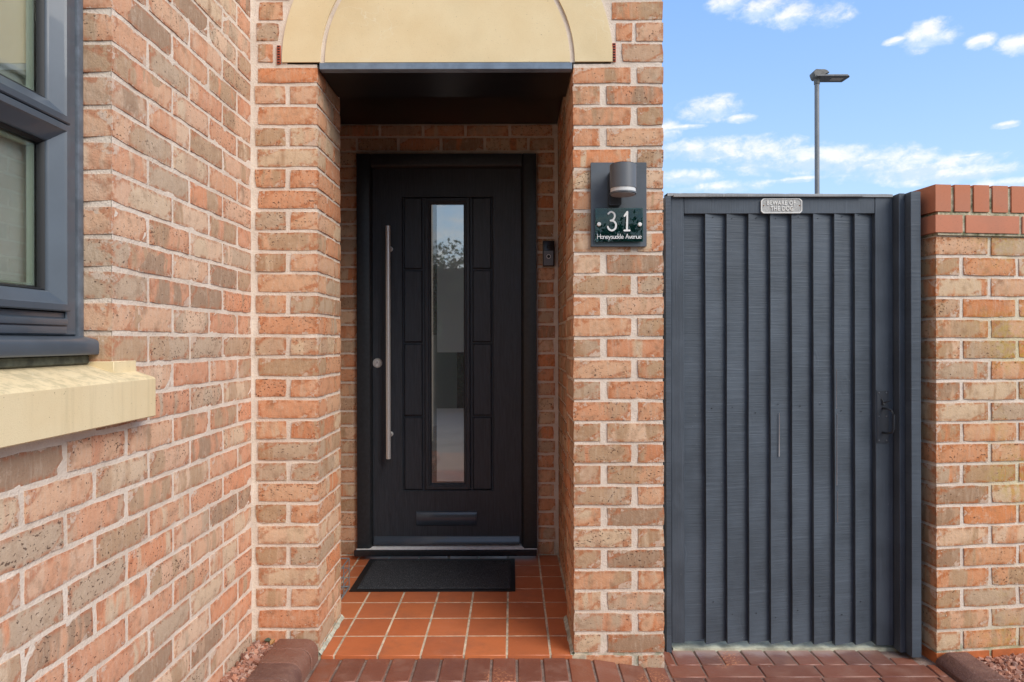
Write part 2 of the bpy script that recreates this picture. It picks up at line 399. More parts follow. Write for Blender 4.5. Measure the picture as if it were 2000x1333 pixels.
# ------------------------------------------------------------------ world
def build_world():
    w = bpy.data.worlds.new('World'); SC.world = w; w.use_nodes = True
    t = NT(w.node_tree); t.n.clear()
    out = t.new('ShaderNodeOutputWorld'); bg = t.new('ShaderNodeBackground')
    sky = t.new('ShaderNodeTexSky'); sky.sky_type = 'NISHITA'; sky.sun_disc = False
    sky.sun_elevation = R(SUN_EL); sky.sun_rotation = math.atan2(sdir.x, sdir.y)
    sky.air_density = 1.1; sky.dust_density = 0.6; sky.ozone_density = 1.4
    tc = t.new('ShaderNodeTexCoord'); d = tc.outputs['Generated']
    sp = t.new('ShaderNodeSeparateXYZ'); t.put(sp.inputs[0], d)
    X, Y, Z = sp.outputs
    az = t.math('ARCTAN2', X, Y); hor = t.math('SQRT', t.math('ADD', t.math('MULTIPLY', X, X), t.math('MULTIPLY', Y, Y)))
    el = t.math('ARCTAN2', Z, hor)
    cv = t.new('ShaderNodeCombineXYZ'); t.put(cv.inputs[0], az); t.put(cv.inputs[1], el)
    n1 = t.noise(t.scale(d, (15, 15, 26)), 1.0, 6, .62, .35)
    n2 = t.noise(t.scale(d, (46, 46, 70)), 1.0, 6, .65, .3)
    nn = t.math('ADD', t.math('MULTIPLY', t.math('SUBTRACT', n1, .5), 4.2), t.math('MULTIPLY', t.math('SUBTRACT', n2, .5), 2.6))
    # cloud masses, each a bearing and a height above the horizon (radians), with half-sizes
    def ang(px, py):
        x, z = (px-1000)/F, (666.5-py)/F
        return math.atan2(x, 1), math.atan2(z, math.hypot(x, 1))
    masses = [(1420,10,36,14),(1490,20,50,16),(1550,32,44,18),(1618,32,36,20),(1815,72,38,20),(1752,82,16,6),
              (1915,84,17,9),(1994,90,26,14),(1385,215,52,20),(1450,232,24,8),(1305,258,24,20),
              (1365,293,95,18),(1480,300,85,22),(1530,318,95,20),(1620,312,80,22),(1700,318,90,20),(1790,330,110,20),(1890,342,90,12),
              (1330,348,70,14),(1420,366,70,11),(1560,352,50,5),(1970,360,70,9),(1965,246,16,5),(1330,250,40,5),(1895,306,20,3)]
    field = None; low = None
    for ms in masses:
        if ms[0] == 'a': a, e, ra, re = ms[1:]; a = (a+math.pi) % (2*math.pi)-math.pi
        else:
            a, e = ang(ms[0], ms[1]); ra, re = ms[2]/F*1.08, ms[3]/F*1.05
        da = t.math('MULTIPLY', t.math('SUBTRACT', az, a), 1/ra); de = t.math('MULTIPLY', t.math('SUBTRACT', el, e), 1/re)
        q = t.math('SUBTRACT', 1.0, t.math('ADD', t.math('MULTIPLY', da, da), t.math('MULTIPLY', de, de)))
        q = t.math('MAXIMUM', q, -1.6)
        wgt = t.math('MULTIPLY', t.math('ADD', q, 1.6, clamp=False), de)
        field = q if field is None else t.math('MAXIMUM', field, q)
        ww = t.math('MULTIPLY', t.math('MAXIMUM', q, 0.0), de)
        low = ww if low is None else t.math('ADD', low, ww)
    n0 = t.noise(t.scale(d, (2.6, 2.6, 5.5)), 1.0, 2, .5)
    inside = t.math('MULTIPLY', t.math('MULTIPLY', t.ss(az, .02, .20), t.math('SUBTRACT', 1.0, t.ss(az, .75, .95))), t.math('SUBTRACT', 1.0, t.ss(el, .50, .70)))
    gen = t.math('SUBTRACT', t.math('MULTIPLY', t.math('SUBTRACT', n0, .455), 9.0), t.math('MULTIPLY', inside, 8.0))  # broken cloud added outside the view to whiten the ambient light
    gen = t.math('MINIMUM', gen, .9)
    field = t.math('MAXIMUM', field, gen)
    dens = t.ss(t.math('ADD', field, nn), -.55, 1.5)
    shade = t.ss(t.math('ADD', low, t.math('MULTIPLY', t.math('SUBTRACT', n2, .5), 1.5)), -.30, .28)
    ccol = t.mix(shade, (3.5, 4.2, 5.3), (5.5, 5.4, 5.4))
    # pale air towards the horizon
    hz = t.math('POWER', t.math('SUBTRACT', 1.0, t.math('MAXIMUM', t.math('SINE', el), 0.0)), 4.3)
    base = t.mix(.55, sky.outputs[0], (1.25, 2.75, 6.2))
    air = t.mix(t.math('MULTIPLY', hz, .95), base, (3.7, 4.8, 5.5))
    col = t.mix(t.math('MULTIPLY', dens, .88), air, ccol)
    t.put(bg.inputs[0], col); bg.inputs[1].default_value = 0.135
    t.l.new(bg.outputs[0], out.inputs[0])
    w.cycles.sampling_method = 'MANUAL'; w.cycles.sample_map_resolution = 512
build_world()

# ------------------------------------------------------------------ object helpers
WO = {}
def tag(o, label=None, cat=None, group=None, kind=None):
    if label: o['label'] = label
    if cat: o['category'] = cat
    if group: o['group'] = group
    if kind: o['kind'] = kind
    return o
def root(name, loc, label=None, cat=None, group=None, kind=None, rotz=0):
    o = bpy.data.objects.new(name, None); COL.objects.link(o); o.location = loc; o.rotation_euler = (0, 0, rotz)
    o.empty_display_size = .05
    WO[o] = Vector(loc); return tag(o, label, cat, group, kind)
def link(name, me, parent=None, origin=(0, 0, 0), rot=None, scale=None, local=False):
    o = bpy.data.objects.new(name, me); COL.objects.link(o); origin = Vector(origin)
    WO[o] = origin
    if parent is not None:
        o.parent = parent
        o.location = origin if local else origin-WO[parent]
    else: o.location = origin
    if rot: o.rotation_euler = rot
    if scale: o.scale = scale
    return o
def bm_mesh(name, bm, mat, smooth=False, recalc=True):
    if recalc: bmesh.ops.recalc_face_normals(bm, faces=bm.faces)
    me = bpy.data.meshes.new(name); bm.to_mesh(me); bm.free()
    for mm in (mat if isinstance(mat, (list, tuple)) else [mat]): me.materials.append(mm)
    if smooth:
        for p in me.polygons: p.use_smooth = True
    me.set_sharp_from_angle(angle=R(38))
    return me
def put(name, bm, mat, parent=None, origin=(0, 0, 0), smooth=False, rot=None, recalc=True):
    """bm holds world coordinates; they are re-centred on origin"""
    if any(origin): bmesh.ops.translate(bm, verts=bm.verts, vec=-Vector(origin))
    return link(name, bm_mesh(name, bm, mat, smooth, recalc), parent, origin, rot)
def add_box(bm, x0, x1, y0, y1, z0, z1, bev=0, seg=1):
    g = bmesh.ops.create_cube(bm, size=1.0); vs = g['verts']
    bmesh.ops.scale(bm, verts=vs, vec=(x1-x0, y1-y0, z1-z0)); bmesh.ops.translate(bm, verts=vs, vec=((x0+x1)/2, (y0+y1)/2, (z0+z1)/2))
    if bev:
        es = list({e for v in vs for e in v.link_edges})
        bmesh.ops.bevel(bm, geom=es, offset=bev, segments=seg, affect='EDGES', profile=.5)
    return vs
def box(name, x0, x1, y0, y1, z0, z1, mat, parent=None, bev=0, seg=1, origin=None):
    bm = bmesh.new(); add_box(bm, x0, x1, y0, y1, z0, z1, bev, seg)
    return put(name, bm, mat, parent, origin or ((x0+x1)/2, (y0+y1)/2, (z0+z1)/2), smooth=False)
def add_tube(bm, pts, r, n=8, cap=True):
    pts = [Vector(p) for p in pts]; rings = []
    for i, p in enumerate(pts):
        a = pts[max(i-1, 0)]; b = pts[min(i+1, len(pts)-1)]; d = (b-a).normalized()
        up = Vector((0, 0, 1)) if abs(d.z) < .95 else Vector((0, 1, 0))
        u = d.cross(up).normalized(); v = d.cross(u).normalized()
        rr = r[i] if isinstance(r, (list, tuple)) else r
        rings.append([bm.verts.new(p+u*math.cos(2*math.pi*k/n)*rr+v*math.sin(2*math.pi*k/n)*rr) for k in range(n)])
    for A, B in zip(rings, rings[1:]):
        for k in range(n): bm.faces.new((A[k], A[(k+1) % n], B[(k+1) % n], B[k]))
    if cap: bm.faces.new(rings[0]); bm.faces.new(rings[-1])
def add_prism(bm, poly, a0, a1, axis='Y'):
    """poly: list of 2-D points; extruded along axis from a0 to a1. axis X: poly=(y,z); Y: (x,z); Z: (x,y)"""
    def P(p, a): return {'X': (a, p[0], p[1]), 'Y': (p[0], a, p[1]), 'Z': (p[0], p[1], a)}[axis]
    A = [bm.verts.new(P(p, a0)) for p in poly]; B = [bm.verts.new(P(p, a1)) for p in poly]
    n = len(poly)
    for k in range(n): bm.faces.new((A[k], A[(k+1) % n], B[(k+1) % n], B[k]))
    bm.faces.new(A); bm.faces.new(B[::-1])
def add_ring(bm, a0, a1, z0, z1, prof, plane='Y'):
    """mitred rectangular moulding; prof = [(inset, depth), ...]; plane Y: depth is Y and a is X; plane X: depth is X and a is Y"""
    rings = []
    for ins, dep in prof:
        cs = [(a0+ins, z0+ins), (a1-ins, z0+ins), (a1-ins, z1-ins), (a0+ins, z1-ins)]
        rings.append([bm.verts.new((c[0], dep, c[1]) if plane == 'Y' else (dep, c[0], c[1])) for c in cs])
    for A, B in zip(rings, rings[1:]):
        for k in range(4): bm.faces.new((A[k], A[(k+1) % 4], B[(k+1) % 4], B[k]))
def rim_attr(me, vals, name='rim'):
    a = me.attributes.new(name, 'FLOAT', 'POINT'); a.data.foreach_set('value', vals)

# ------------------------------------------------------------------ bricks
LIB = {}
def brick_mesh(L, H, D, corner, mat, v, clean=False):
    key = (round(L/.004), round(H, 3), round(D, 3), corner, mat.name, v, clean)
    if key in LIB: return LIB[key]
    Lq = max(.008, round(L/.004)*.004)
    r = random.Random(hash((key[0], key[1], key[3], v)) & 0xffff)
    if corner: nx, ny, nz = (3 if Lq > .15 else 2), (3 if D > .15 else 2), 2
    else: nx, ny, nz = (5 if Lq > .15 else 3 if Lq > .07 else 2), 1, 2
    bm = bmesh.new(); V = {}; vals = []
    ext = .0009 if clean else .0016
    jit = .0004 if clean else .0022
    for i in range(nx+1):
        for j in range(ny+1):
            for k in range(nz+1):
                on = [i in (0, nx), j == 0, k in (0, nz)]
                if not any(on) and j != ny: continue
                if j == ny and not (i in (0, nx) or k in (0, nz)): continue
                x = Lq*(i/nx-.5); y = D*j/ny; z = H*(k/nz-.5)
                c = sum(on)
                if 0 < i < nx and not clean: x += r.uniform(-.012, .012)*(3/nx)
                if c >= 2:
                    if on[0]: x -= math.copysign(ext+r.random()*jit, x)
                    if on[1]: y += ext+r.random()*jit
                    if on[2]: z -= math.copysign(ext*.6+r.uniform(-.4, 1)*jit, z)
                    if c == 3 and not clean and r.random() < .25:
                        x -= math.copysign(r.random()*.004, x); z -= math.copysign(r.random()*.003, z)
                elif on[1]: y += r.uniform(-.0012, .0008)*(0 if clean else 1)
                elif on[0] and corner: x += r.uniform(-.0008, .0008)
                V[i, j, k] = bm.verts.new((x, y, z)); vals.append(1.0 if c >= 2 else 0.0)
    def q(a, b, c, d):
        try: bm.faces.new([V[a], V[b], V[c], V[d]])
        except KeyError: pass
    for i in range(nx):
        for k in range(nz): q((i,0,k), (i+1,0,k), (i+1,0,k+1), (i,0,k+1))
        for j in range(ny):
            q((i,j,0), (i,j+1,0), (i+1,j+1,0), (i+1,j,0)); q((i,j,nz), (i+1,j,nz), (i+1,j+1,nz), (i,j+1,nz))
    for j in range(ny):
        for k in range(nz):
            q((0,j,k), (0,j,k+1), (0,j+1,k+1), (0,j+1,k)); q((nx,j,k), (nx,j+1,k), (nx,j+1,k+1), (nx,j,k+1))
    me = bm_mesh('brick', bm, mat, recalc=False)
    rim_attr(me, vals)
    LIB[key] = me, Lq
    return LIB[key]
def brick(parent, a0, a1, z0, z1, face, way='F', D=.03, corner=False, mat=None, local=False, clean=False, name='brick', jit=1.0):
    """way F: on a plane Y=face (outward -Y), a is X; E: on plane X=face facing +X, a is Y; W: plane X=face facing -X, a is Y"""
    L, H = a1-a0, z1-z0
    if L < .012: return None
    me, Lq = brick_mesh(L, H, D, corner, mat or M['brick'], rnd.randrange(5), clean)
    p = rnd.uniform(-.0010, .0013)*jit
    ac, zc = (a0+a1)/2, (z0+z1)/2+rnd.uniform(-.0007, .0007)*jit
    if way == 'F': org = (ac, face-p, zc); rz = 0
    elif way == 'E': org = (face+p, ac, zc); rz = R(90)
    else: org = (face-p, ac, zc); rz = R(-90)
    tilt = rnd.uniform(-.0035, .0035)*jit
    o = link(name, me, parent, org, (0, tilt, rz), (L/Lq, 1, 1), local)
    return o
def mortar_sheet(bm, a0, a1, z0, z1, face, way='F', step=.014, amp=.0016, hole=None):
    na, nz = max(1, int((a1-a0)/step)), max(1, int((z1-z0)/step)); V = {}
    for i in range(na+1):
        for k in range(nz+1):
            a = a0+(a1-a0)*i/na; z = z0+(z1-z0)*k/nz
            if hole and hole(a, z): continue
            e = 0 if i in (0, na) else mnoise.noise(Vector((a*70, z*70, face*9)))*amp+mnoise.noise(Vector((a*14, z*14, face)))*amp*.5
            V[i, k] = bm.verts.new((a, face-e, z) if way == 'F' else (face+(e if way == 'E' else -e), a, z))
    for i in range(na):
        for k in range(nz):
            q = [(i,k), (i+1,k), (i+1,k+1), (i,k+1)]
            if all(x in V for x in q):
                q = [V[x] for x in q]
                bm.faces.new(q if way in ('F', 'E') else q[::-1])
REC = .0058     # mortar lies this far behind the brick faces
J = .0045       # half a joint

# bed heights: left-hand work and right-hand work were laid to different lines, as in the photograph
def bedL(j): return .0909+.0745*j
def bedR(k): return .0750*k
XL, XPL, XPR, XOR = -.920, -.687, .2155, .5420       # left wall face, pier faces
PD = .3275                                          # pier depth
AX, AZ, AR1, AR2, AR3 = PX(875, 0), PZ(121, 0), .436, .4525, .588   # arch centre and radii
ZSP = PZ(121, 0)

# ------------------------------------------------------------------ ground
def gz(X, Y):
    s = min(1, max(0, (X-.2)/.34)); s = s*s*(3-2*s)
    return -.009-.036*s
def build_ground():
    bm = bmesh.new()
    xs = [-400, -60, -12, -4, -1.5, -.9, -.7, 0, .2, .28, .37, .46, .54, 1.0, 1.6, 2.4, 5, 14, 60, 400]
    ys = [-400, -60, -12, -4, -2, -1, -.5, -.2, 0, .2, .6, 2, 8, 30, 120, 900]
    V = [[bm.verts.new((x, y, gz(x, y)-.034)) for y in ys] for x in xs]
    for i in range(len(xs)-1):
        for j in range(len(ys)-1): bm.faces.new((V[i][j], V[i+1][j], V[i+1][j+1], V[i][j+1]))
    tag(put('ground', bm, M['ground']), 'brownish ground under the paving and beyond', kind='structure')
build_ground()

def slab(parent, name, x0, x1, y0, y1, mat, top, thick=.03, bev=.003, r=None):
    """one laid piece whose top follows the fall of the ground"""
    bm = bmesh.new(); add_box(bm, x0, x1, y0, y1, -thick, 0, bev, 1)
    dz = rnd.uniform(-.0012, .0012); tx, ty = rnd.uniform(-.006, .006), rnd.uniform(-.006, .006)
    cx, cy = (x0+x1)/2, (y0+y1)/2
    for v in bm.verts: v.co.z += top(v.co.x, v.co.y)+dz+(v.co.x-cx)*tx+(v.co.y-cy)*ty
    return put(name, bm, mat, parent, (cx, cy, top(cx, cy)))

pav = root('paving', (.4, -.2, -.03), 'brown red clay block paving in front of the porch and the gate', kind='structure')
def jsheet():
    bm = bmesh.new(); xs = [-.70, 0, .2, .26, .32, .38, .44, .5, .545, 1.0, 1.6]
    V = [[bm.verts.new((x, y, gz(x, y)-.0045)) for y in (-2.2, -.6, -.01 if x < .54 else .16)] for x in xs]
    for i in range(len(xs)-1):
        for j in range(2): bm.faces.new((V[i][j], V[i+1][j], V[i+1][j+1], V[i][j+1]))
    put('joint_sand', bm, M['joint'], pav, (.4, -.2, -.03))
jsheet()
g = .0045
xj = [-.684]+[-.605+.0885*i for i in range(0, 12)]+[.465, .543]
xj = sorted(xj)
for a, b in zip(xj, xj[1:]):
    slab(pav, 'paver', a+g, b-g, -.172, -.006, M['paver'], gz)
# rows of stretchers nearer the camera
y = -.178
for row in range(11):
    y0 = y-.096; x = -.684-(row % 2)*.1
    while x < .535:
        b = min(x+.2, .543)
        if b-max(x, -.684) > .03: slab(pav, 'paver', max(x, -.684)+g*.6, b-g*.6, y0+g*.6, y-g*.6, M['paver'], gz)
        x = b
    y = y0-.002
# header row along the gate and stretcher rows before it
x = .5871
xe = [.549]+[x+.0872*i for i in range(0, 11)]
for a, b in zip(xe, xe[1:]):
    slab(pav, 'paver', a+.003, min(b, 1.505)-.003, .018, .158 if a < 1.36 else .07, M['paver'], gz, bev=.003)
y = .015
for row in range(12):
    y0 = y-.089; x = .547-(.09 if row % 2 else 0)
    while x < 1.50:
        b = min(x+.2, 1.508)
        a = max(x, .547)
        if row == 0 and a < .56: b = .672
        if b-a > .03: slab(pav, 'paver', a+.0025, b-.0025, y0+.0025, y-.0025, M['paver'], gz, bev=.003)
        x = b
    y = y0

# kerb blocks, left and right
def kerb(nm, label, poly, ys, mat, x0):
    k = root(nm, (x0, ys[0], 0), label, kind='structure')
    for a, b in zip(ys, ys[1:]):
        bm = bmesh.new(); dx, dz = rnd.uniform(-.002, .002), rnd.uniform(-.0012, .0012)
        add_prism(bm, [(p[0]+dx, p[1]+dz) for p in poly], b+.0015, a-.0015, 'Y')
        es = [e for e in bm.edges if abs(e.verts[0].co.y-e.verts[1].co.y) < 1e-6]
        bmesh.ops.bevel(bm, geom=es, offset=.0025, segments=1, affect='EDGES')
        put('kerb_block', bm, mat, k, (x0, (a+b)/2, 0))
polyL = [(-.690, -.06), (-.690, .022), (-.694, .038), (-.703, .051), (-.716, .059), (-.732, .0625), (-.826, .0625), (-.832, .058), (-.832, -.06)]
kerb('kerb', 'round nosed brown kerb blocks along the left gravel bed', polyL, [.0-.004]+[-.086-.104*i for i in range(0, 18)], M['kerb'], -.76)
polyR = [(1.512, -.10), (1.512, -.032), (1.520, -.024), (1.548, -.004), (1.556, -.001), (1.626, -.001), (1.632, -.006), (1.632, -.10)]
kerb('kerb', 'bevelled brown kerb blocks at the foot of the right garden wall', polyR, [.020]+[-.185-.205*i for i in range(0, 9)], M['kerb'], 1.57)

# gravel
def gravel(name, label, x0, x1, y0, y1, zf, n, seed):
    r = random.Random(seed); verts = []; faces = []; tone = []
    for _ in range(n):
        cx, cy = r.uniform(x0, x1), r.uniform(y0, y1); s = r.uniform(.005, .0125)
        cz = zf(cx, cy)+r.uniform(-.010, .006)
        base = len(verts); tn = r.random()
        rot = Matrix.Rotation(r.uniform(0, 6.28), 3, Vector((r.gauss(0, 1), r.gauss(0, 1), r.gauss(0, 1))).normalized())
        sx, sy, sz = r.uniform(.8, 1.5), r.uniform(.6, 1.1), r.uniform(.35, .7)
        pts = [(-1,-.8,-1), (1,-1,-1), (.9,1,-1), (-1,.7,-1), (-.8,-.6,1), (.5,-.9,1), (.9,.6,1), (-.4,.9,1)]
        for p in pts:
            q = rot @ Vector((p[0]*sx*s*r.uniform(.7, 1), p[1]*sy*s*r.uniform(.7, 1), p[2]*sz*s*r.uniform(.7, 1)))
            verts.append((cx+q.x, cy+q.y, cz+q.z)); tone.append(tn)
        for f in ((0,1,2,3), (7,6,5,4), (0,4,5,1), (1,5,6,2), (2,6,7,3), (3,7,4,0)): faces.append(tuple(base+i for i in f))
    # bed below
    b = len(verts)
    for x in (x0-.01, x1+.01):
        for yy in (y0-.01, y1+.01): verts.append((x, yy, zf(x, yy)-.014)); tone.append(.1)
    faces.append((b, b+2, b+3, b+1))
    me = bpy.data.meshes.new(name); me.from_pydata(verts, [], faces); me.materials.append(M['gravel'])
    rim_attr(me, tone, 'tone')
    bm = bmesh.new(); bm.from_mesh(me); bmesh.ops.recalc_face_normals(bm, faces=bm.faces); bm.to_mesh(me); bm.free()
    o = link(name, me); tag(o, label, 'gravel', kind='stuff')
gravel('gravel', 'pinkish red gravel between the window wall and the left kerb', -.915, -.838, -1.7, -.004, lambda x, y: .043+mnoise.noise(Vector((x*12, y*9, 0)))*.006, 3300, 5)
gravel('gravel', 'pinkish red gravel behind the bevelled kerb below the garden wall', 1.640, 2.25, -1.2, .085, lambda x, y: -.040+mnoise.noise(Vector((x*10, y*9, 3)))*.006-(.0 if y < .03 else .0), 9000, 6)

# ------------------------------------------------------------------ porch floor of quarry tiles
fl = root('porch_floor', (-.24, .5, 0), 'orange quarry tile floor of the porch', kind='structure')
bm = bmesh.new(); add_box(bm, -1.03, .262, -.0, 1.135, -.06, -.0010); put('grout_bed', bm, M['grout'], fl, (-.24, .5, 0))
TX = [-.942, -.788, -.634, -.4795, -.3270, -.1735, -.0205, .1345, .2150]
TY = [.0, .155, .321, .486, .645, .802, .962, 1.128]
for i in range(len(TX)-1):
    for k in range(len(TY)-1):
        x0, x1 = TX[i], TX[i+1]
        if TY[k+1] > .34 and i == len(TX)-2: x1 = .2365
        if k < 2 and x1 < XPL: continue
        if k < 2 and x0 < XPL: x0 = XPL+.003
        bm = bmesh.new(); gg = .0034
        add_box(bm, x0+gg, x1-gg, TY[k]+(gg if k else -.003), TY[k+1]-gg, -.02, 0, .0016, 1)
        tx, ty = rnd.uniform(-.002, .002), rnd.uniform(-.002, .002); cx, cy = (x0+x1)/2, (TY[k]+TY[k+1])/2
        for v in bm.verts: v.co.z += (v.co.x-cx)*tx+(v.co.y-cy)*ty
        put('tile', bm, M['tile'], fl, (cx, cy, 0))

# ------------------------------------------------------------------ left wall with the window opening
lw = root('window_wall', (-1.05, -.8, 0), 'mixed salmon and buff brick wall on the left, holding the window', 'wall')
WY = -.851; RETX = -.988
bm = bmesh.new()
ZO = 1.052
mortar_sheet(bm, -1.75, .012, -.12, 1.0, XL-.004, 'E')
mortar_sheet(bm, WY+.004, .012, 1.0, 2.62, XL-.004, 'E')
mortar_sheet(bm, -1.30, XL-REC, ZO, 2.62, WY+REC, 'F')
add_box(bm, -1.40, XL-.014, -1.75, -.02, -.12, ZO-.03)
add_box(bm, -1.28, XL-.014, WY+.014, -.02, ZO-.03, 2.62)
add_box(bm, -1.40, XL-.006, -3.3, -1.75, -.12, ZO)
add_box(bm, -1.40, XL-.006, -3.3, 0.32, 2.62, 5.2)
add_box(bm, -1.40, XL-.006, -3.3, -2.02, ZO, 2.62)
put('mortar', bm, M['mortar'], lw, (-1.05, -.8, 0), recalc=False)
for j in range(-2, 33):
    z0, z1 = bedL(j)+J, bedL(j+1)-J
    if j % 2: joints = [-.2440-.2236*i for i in range(8)]
    else: joints = [-.1285, -.343]+[-.5668-.2236*i for i in range(6)]
    ends = [-.008]+joints
    for a, b in zip(ends, ends[1:]):
        y1, y0 = a-(J if a > -.02 and 0 else 0)-(0 if a == -.008 else J), b+J
        if j == 12 and y0 < -.755: y0 = -.755+J; 
        if j >= 13 and y0 < WY: break
        if j == 12 and y1 <= -.76: break
        if j in (11,) and y1 <= -.80: continue
        if y1-y0 < .02: continue
        brick(lw, y0, y1, z0, z1, XL, 'E', mat=M['brick_left'])
    if j >= 13:      # corner brick, its header shows in the window reveal
        y1 = (-.691 if j % 2 else -.749)-J
        D = .068 if True else .1
        Lc = y1-WY
        me, Lq = brick_mesh(Lc, z1-z0, .13, True, M['brick_left'], rnd.randrange(5))
        link('brick', me, lw, (XL, (y1+WY)/2, (z0+z1)/2), (0, 0, R(90)), (Lc/Lq, 1, 1))
        if j % 2 == 0: brick(lw, -.749+J, -.5668-J, z0, z1, XL, 'E', mat=M['brick_left'])
# cast stone sill
bm = bmesh.new()
add_prism(bm, [(-1.09, 1.064), (-.985, 1.0635), (-.8755, 1.0275), (-.8715, 1.0235), (-.8715, .934), (-.8745, .9315), (-1.09, .9315)], -2.05, -.755, 'Y')
put('stone_sill', bm, M['stone'], lw, (-.95, -1.2, 1.0))
box('stone_stool', -1.02, XL+.0015, WY+.001, -.7552, 1.035, 1.0685, M['stone'], lw, .0015)

# ------------------------------------------------------------------ window
wn = root('window', (-1.0, -1.4, 1.1), 'anthracite framed window at the far left with a beige blind', 'window')
Wy0 = -2.0
bm = bmesh.new(); add_box(bm, -1.06, -.984, -.874, WY-.001, 1.12, 2.6, .004, 2)
put('jamb_trim', bm, M['sealant'], wn, (-1.0, -.86, 1.8))
bm = bmesh.new(); add_ring(bm, Wy0, -.8745, 1.128, 2.60, [(0, -1.07), (0, -.9915), (.003, -.9885), (.036, -.9865), (.038, -.9885), (.038, -1.03), (.06, -1.03)], 'X')
put('frame', bm, M['upvc'], wn, (-1.0, -1.4, 1.8))
for z0, z1, xx in ((1.1655, 1.1785, -.990), (1.150, 1.1640, -.9815), (1.131, 1.1475, -.9840)):
    box('frame_bead', -1.03, xx, Wy0+.03, -.9135, z0, z1, M['upvc'], wn, .0022, 2)
prof = [(0, -1.02), (0, -.978), (.0025, -.9755), (.015, -.9745), (.017, -.977), (.019, -.979), (.040, -.9965), (.043, -1.000), (.044, -1.004)]
gprof = [(.044, -1.004), (.0455, -1.003), (.050, -1.008), (.051, -1.0175)]
for nm, z0, z1 in (('lower_sash', 1.1805, 1.5905), ('upper_sash', 1.5935, 2.56)):
    bm = bmesh.new(); add_ring(bm, Wy0+.04, -.912, z0, z1, prof, 'X')
    s = put(nm, bm, M['upvc'], wn, (-1.0, -1.4, (z0+z1)/2))
    bm = bmesh.new(); add_ring(bm, Wy0+.04, -.912, z0, z1, gprof, 'X')
    put('gasket', bm, M['gasket'], s, (-1.0, -1.4, (z0+z1)/2))
    box('pane', -1.0195, -1.0165, Wy0+.08, -.958, z0+.046, z1-.046, M['glass'], s)
    bm = bmesh.new(); add_ring(bm, Wy0+.04, -.912, z0, z1, [(.0535, -1.0205), (.0535, -1.034), (.058, -1.034), (.058, -1.0205), (.0535, -1.0205)], 'X')
    put('spacer_bar', bm, M['spacer'], s, (-1.0, -1.4, (z0+z1)/2))
bm = bmesh.new()
add_prism(bm, [(-1.07, 1.1275), (-.985, 1.1265), (-.9585, 1.1195), (-.9525, 1.1145), (-.9510, 1.108), (-.9510, 1.088), (-.9535, 1.0845), (-1.07, 1.0845)], Wy0, WY-.0006, 'Y')
put('cill', bm, M['upvc'], wn, (-1.0, -1.4, 1.1))
bm = bmesh.new(); add_box(bm, -1.06, -.972, Wy0, WY-.002, 1.063, 1.0842, .003, 1)
put('cill_sealant', bm, M['sealant_dirty'], wn, (-1.0, -1.4, 1.07))
box('blind', -1.0405, -1.0395, Wy0+.02, -.895, 1.692, 2.56, M['blind'], wn)
box('blind_bar', -1.044, -1.036, Wy0+.02, -.895, 1.680, 1.6915, M['lens_white'], wn, .002)
box('net_curtain', -1.048, -1.046, Wy0+.02, -.890, 1.10, 2.56, M['curtain'], wn)
# room behind, closed
bm = bmesh.new()
add_box(bm, -1.42, -1.40, -2.02, -.83, 1.0, 2.62); add_box(bm, -1.40, -1.30, -.8355, -.8295, 1.0, 2.62)
put('room_lining', bm, M['room'], wn, (-1.35, -1.4, 1.8))

# ------------------------------------------------------------------ porch front: piers, arch, lintel
pf = root('porch_front', (-.07, 0, 0), 'brick porch front with two piers and a pale stone arch head over the doorway', 'porch')
bm = bmesh.new()
def in_arch(a, z): return (z > ZSP-.01 and (a-AX)**2+(z-ZSP)**2 < (AR3-.02)**2) or (z <= ZSP-.01 and XPL-.002 < a < XPR+.002 and z > -.1)
mortar_sheet(bm, XL-.004, XPL-REC, -.12, ZSP-.006, REC, 'F')
mortar_sheet(bm, XPR+REC, XOR-REC, -.12, ZSP-.006, REC, 'F')
mortar_sheet(bm, XL-.004, XOR-REC, ZSP-.006, 2.80, REC, 'F', hole=lambda a, z: (a-AX)**2+(z-ZSP)**2 < (AR3-.02)**2)
mortar_sheet(bm, REC, PD, -.12, 2.10, XPL-REC, 'E')
mortar_sheet(bm, REC, PD, -.12, 2.10, XPR+REC, 'W')
mortar_sheet(bm, REC, PD+.5, -.12, 2.80, XOR-REC, 'E')
add_box(bm, XL-.3, XPL-.014, .014, PD, -.12, 2.10)
add_box(bm, XPR+.014, XOR-.014, .014, PD, -.12, 2.10)
add_box(bm, XL-.3, XOR-.014, .07, PD, 2.106, 2.80)
put('mortar', bm, M['mortar'], pf, (-.07, 0, 0), recalc=False)
box('upper_wall', XL-.3, XOR-.004, .004, 5.0, 2.80, 5.2, M['render_wall'], pf)
def corner_brick(parent, x0, x1, z0, z1, D):
    me, Lq = brick_mesh(x1-x0, z1-z0, D, True, M['brick'], rnd.randrange(5))
    p = rnd.uniform(-.001, .0012)
    return link('brick', me, parent, ((x0+x1)/2, -p, (z0+z1)/2), (0, rnd.uniform(-.003, .003), 0), ((x1-x0)/Lq, 1, 1))
for j in range(-2, 27):      # left pier
    z0, z1 = bedL(j)+J, min(bedL(j+1)-J, ZSP-.018)
    if j % 2 == 0:
        corner_brick(pf, XL+.015, XPL, z0, z1, .1025)
        brick(pf, .1025+2*J, PD-.001, z0, z1, XPL, 'E')
    else:
        xm = (XL+.012+XPL)/2+.002
        brick(pf, XL+.006, xm-.006, z0, z1, 0, 'F')
        corner_brick(pf, xm+.006, XPL, z0, z1, .215)
        brick(pf, .215+2*J, PD-.001, z0, z1, XPL, 'E')
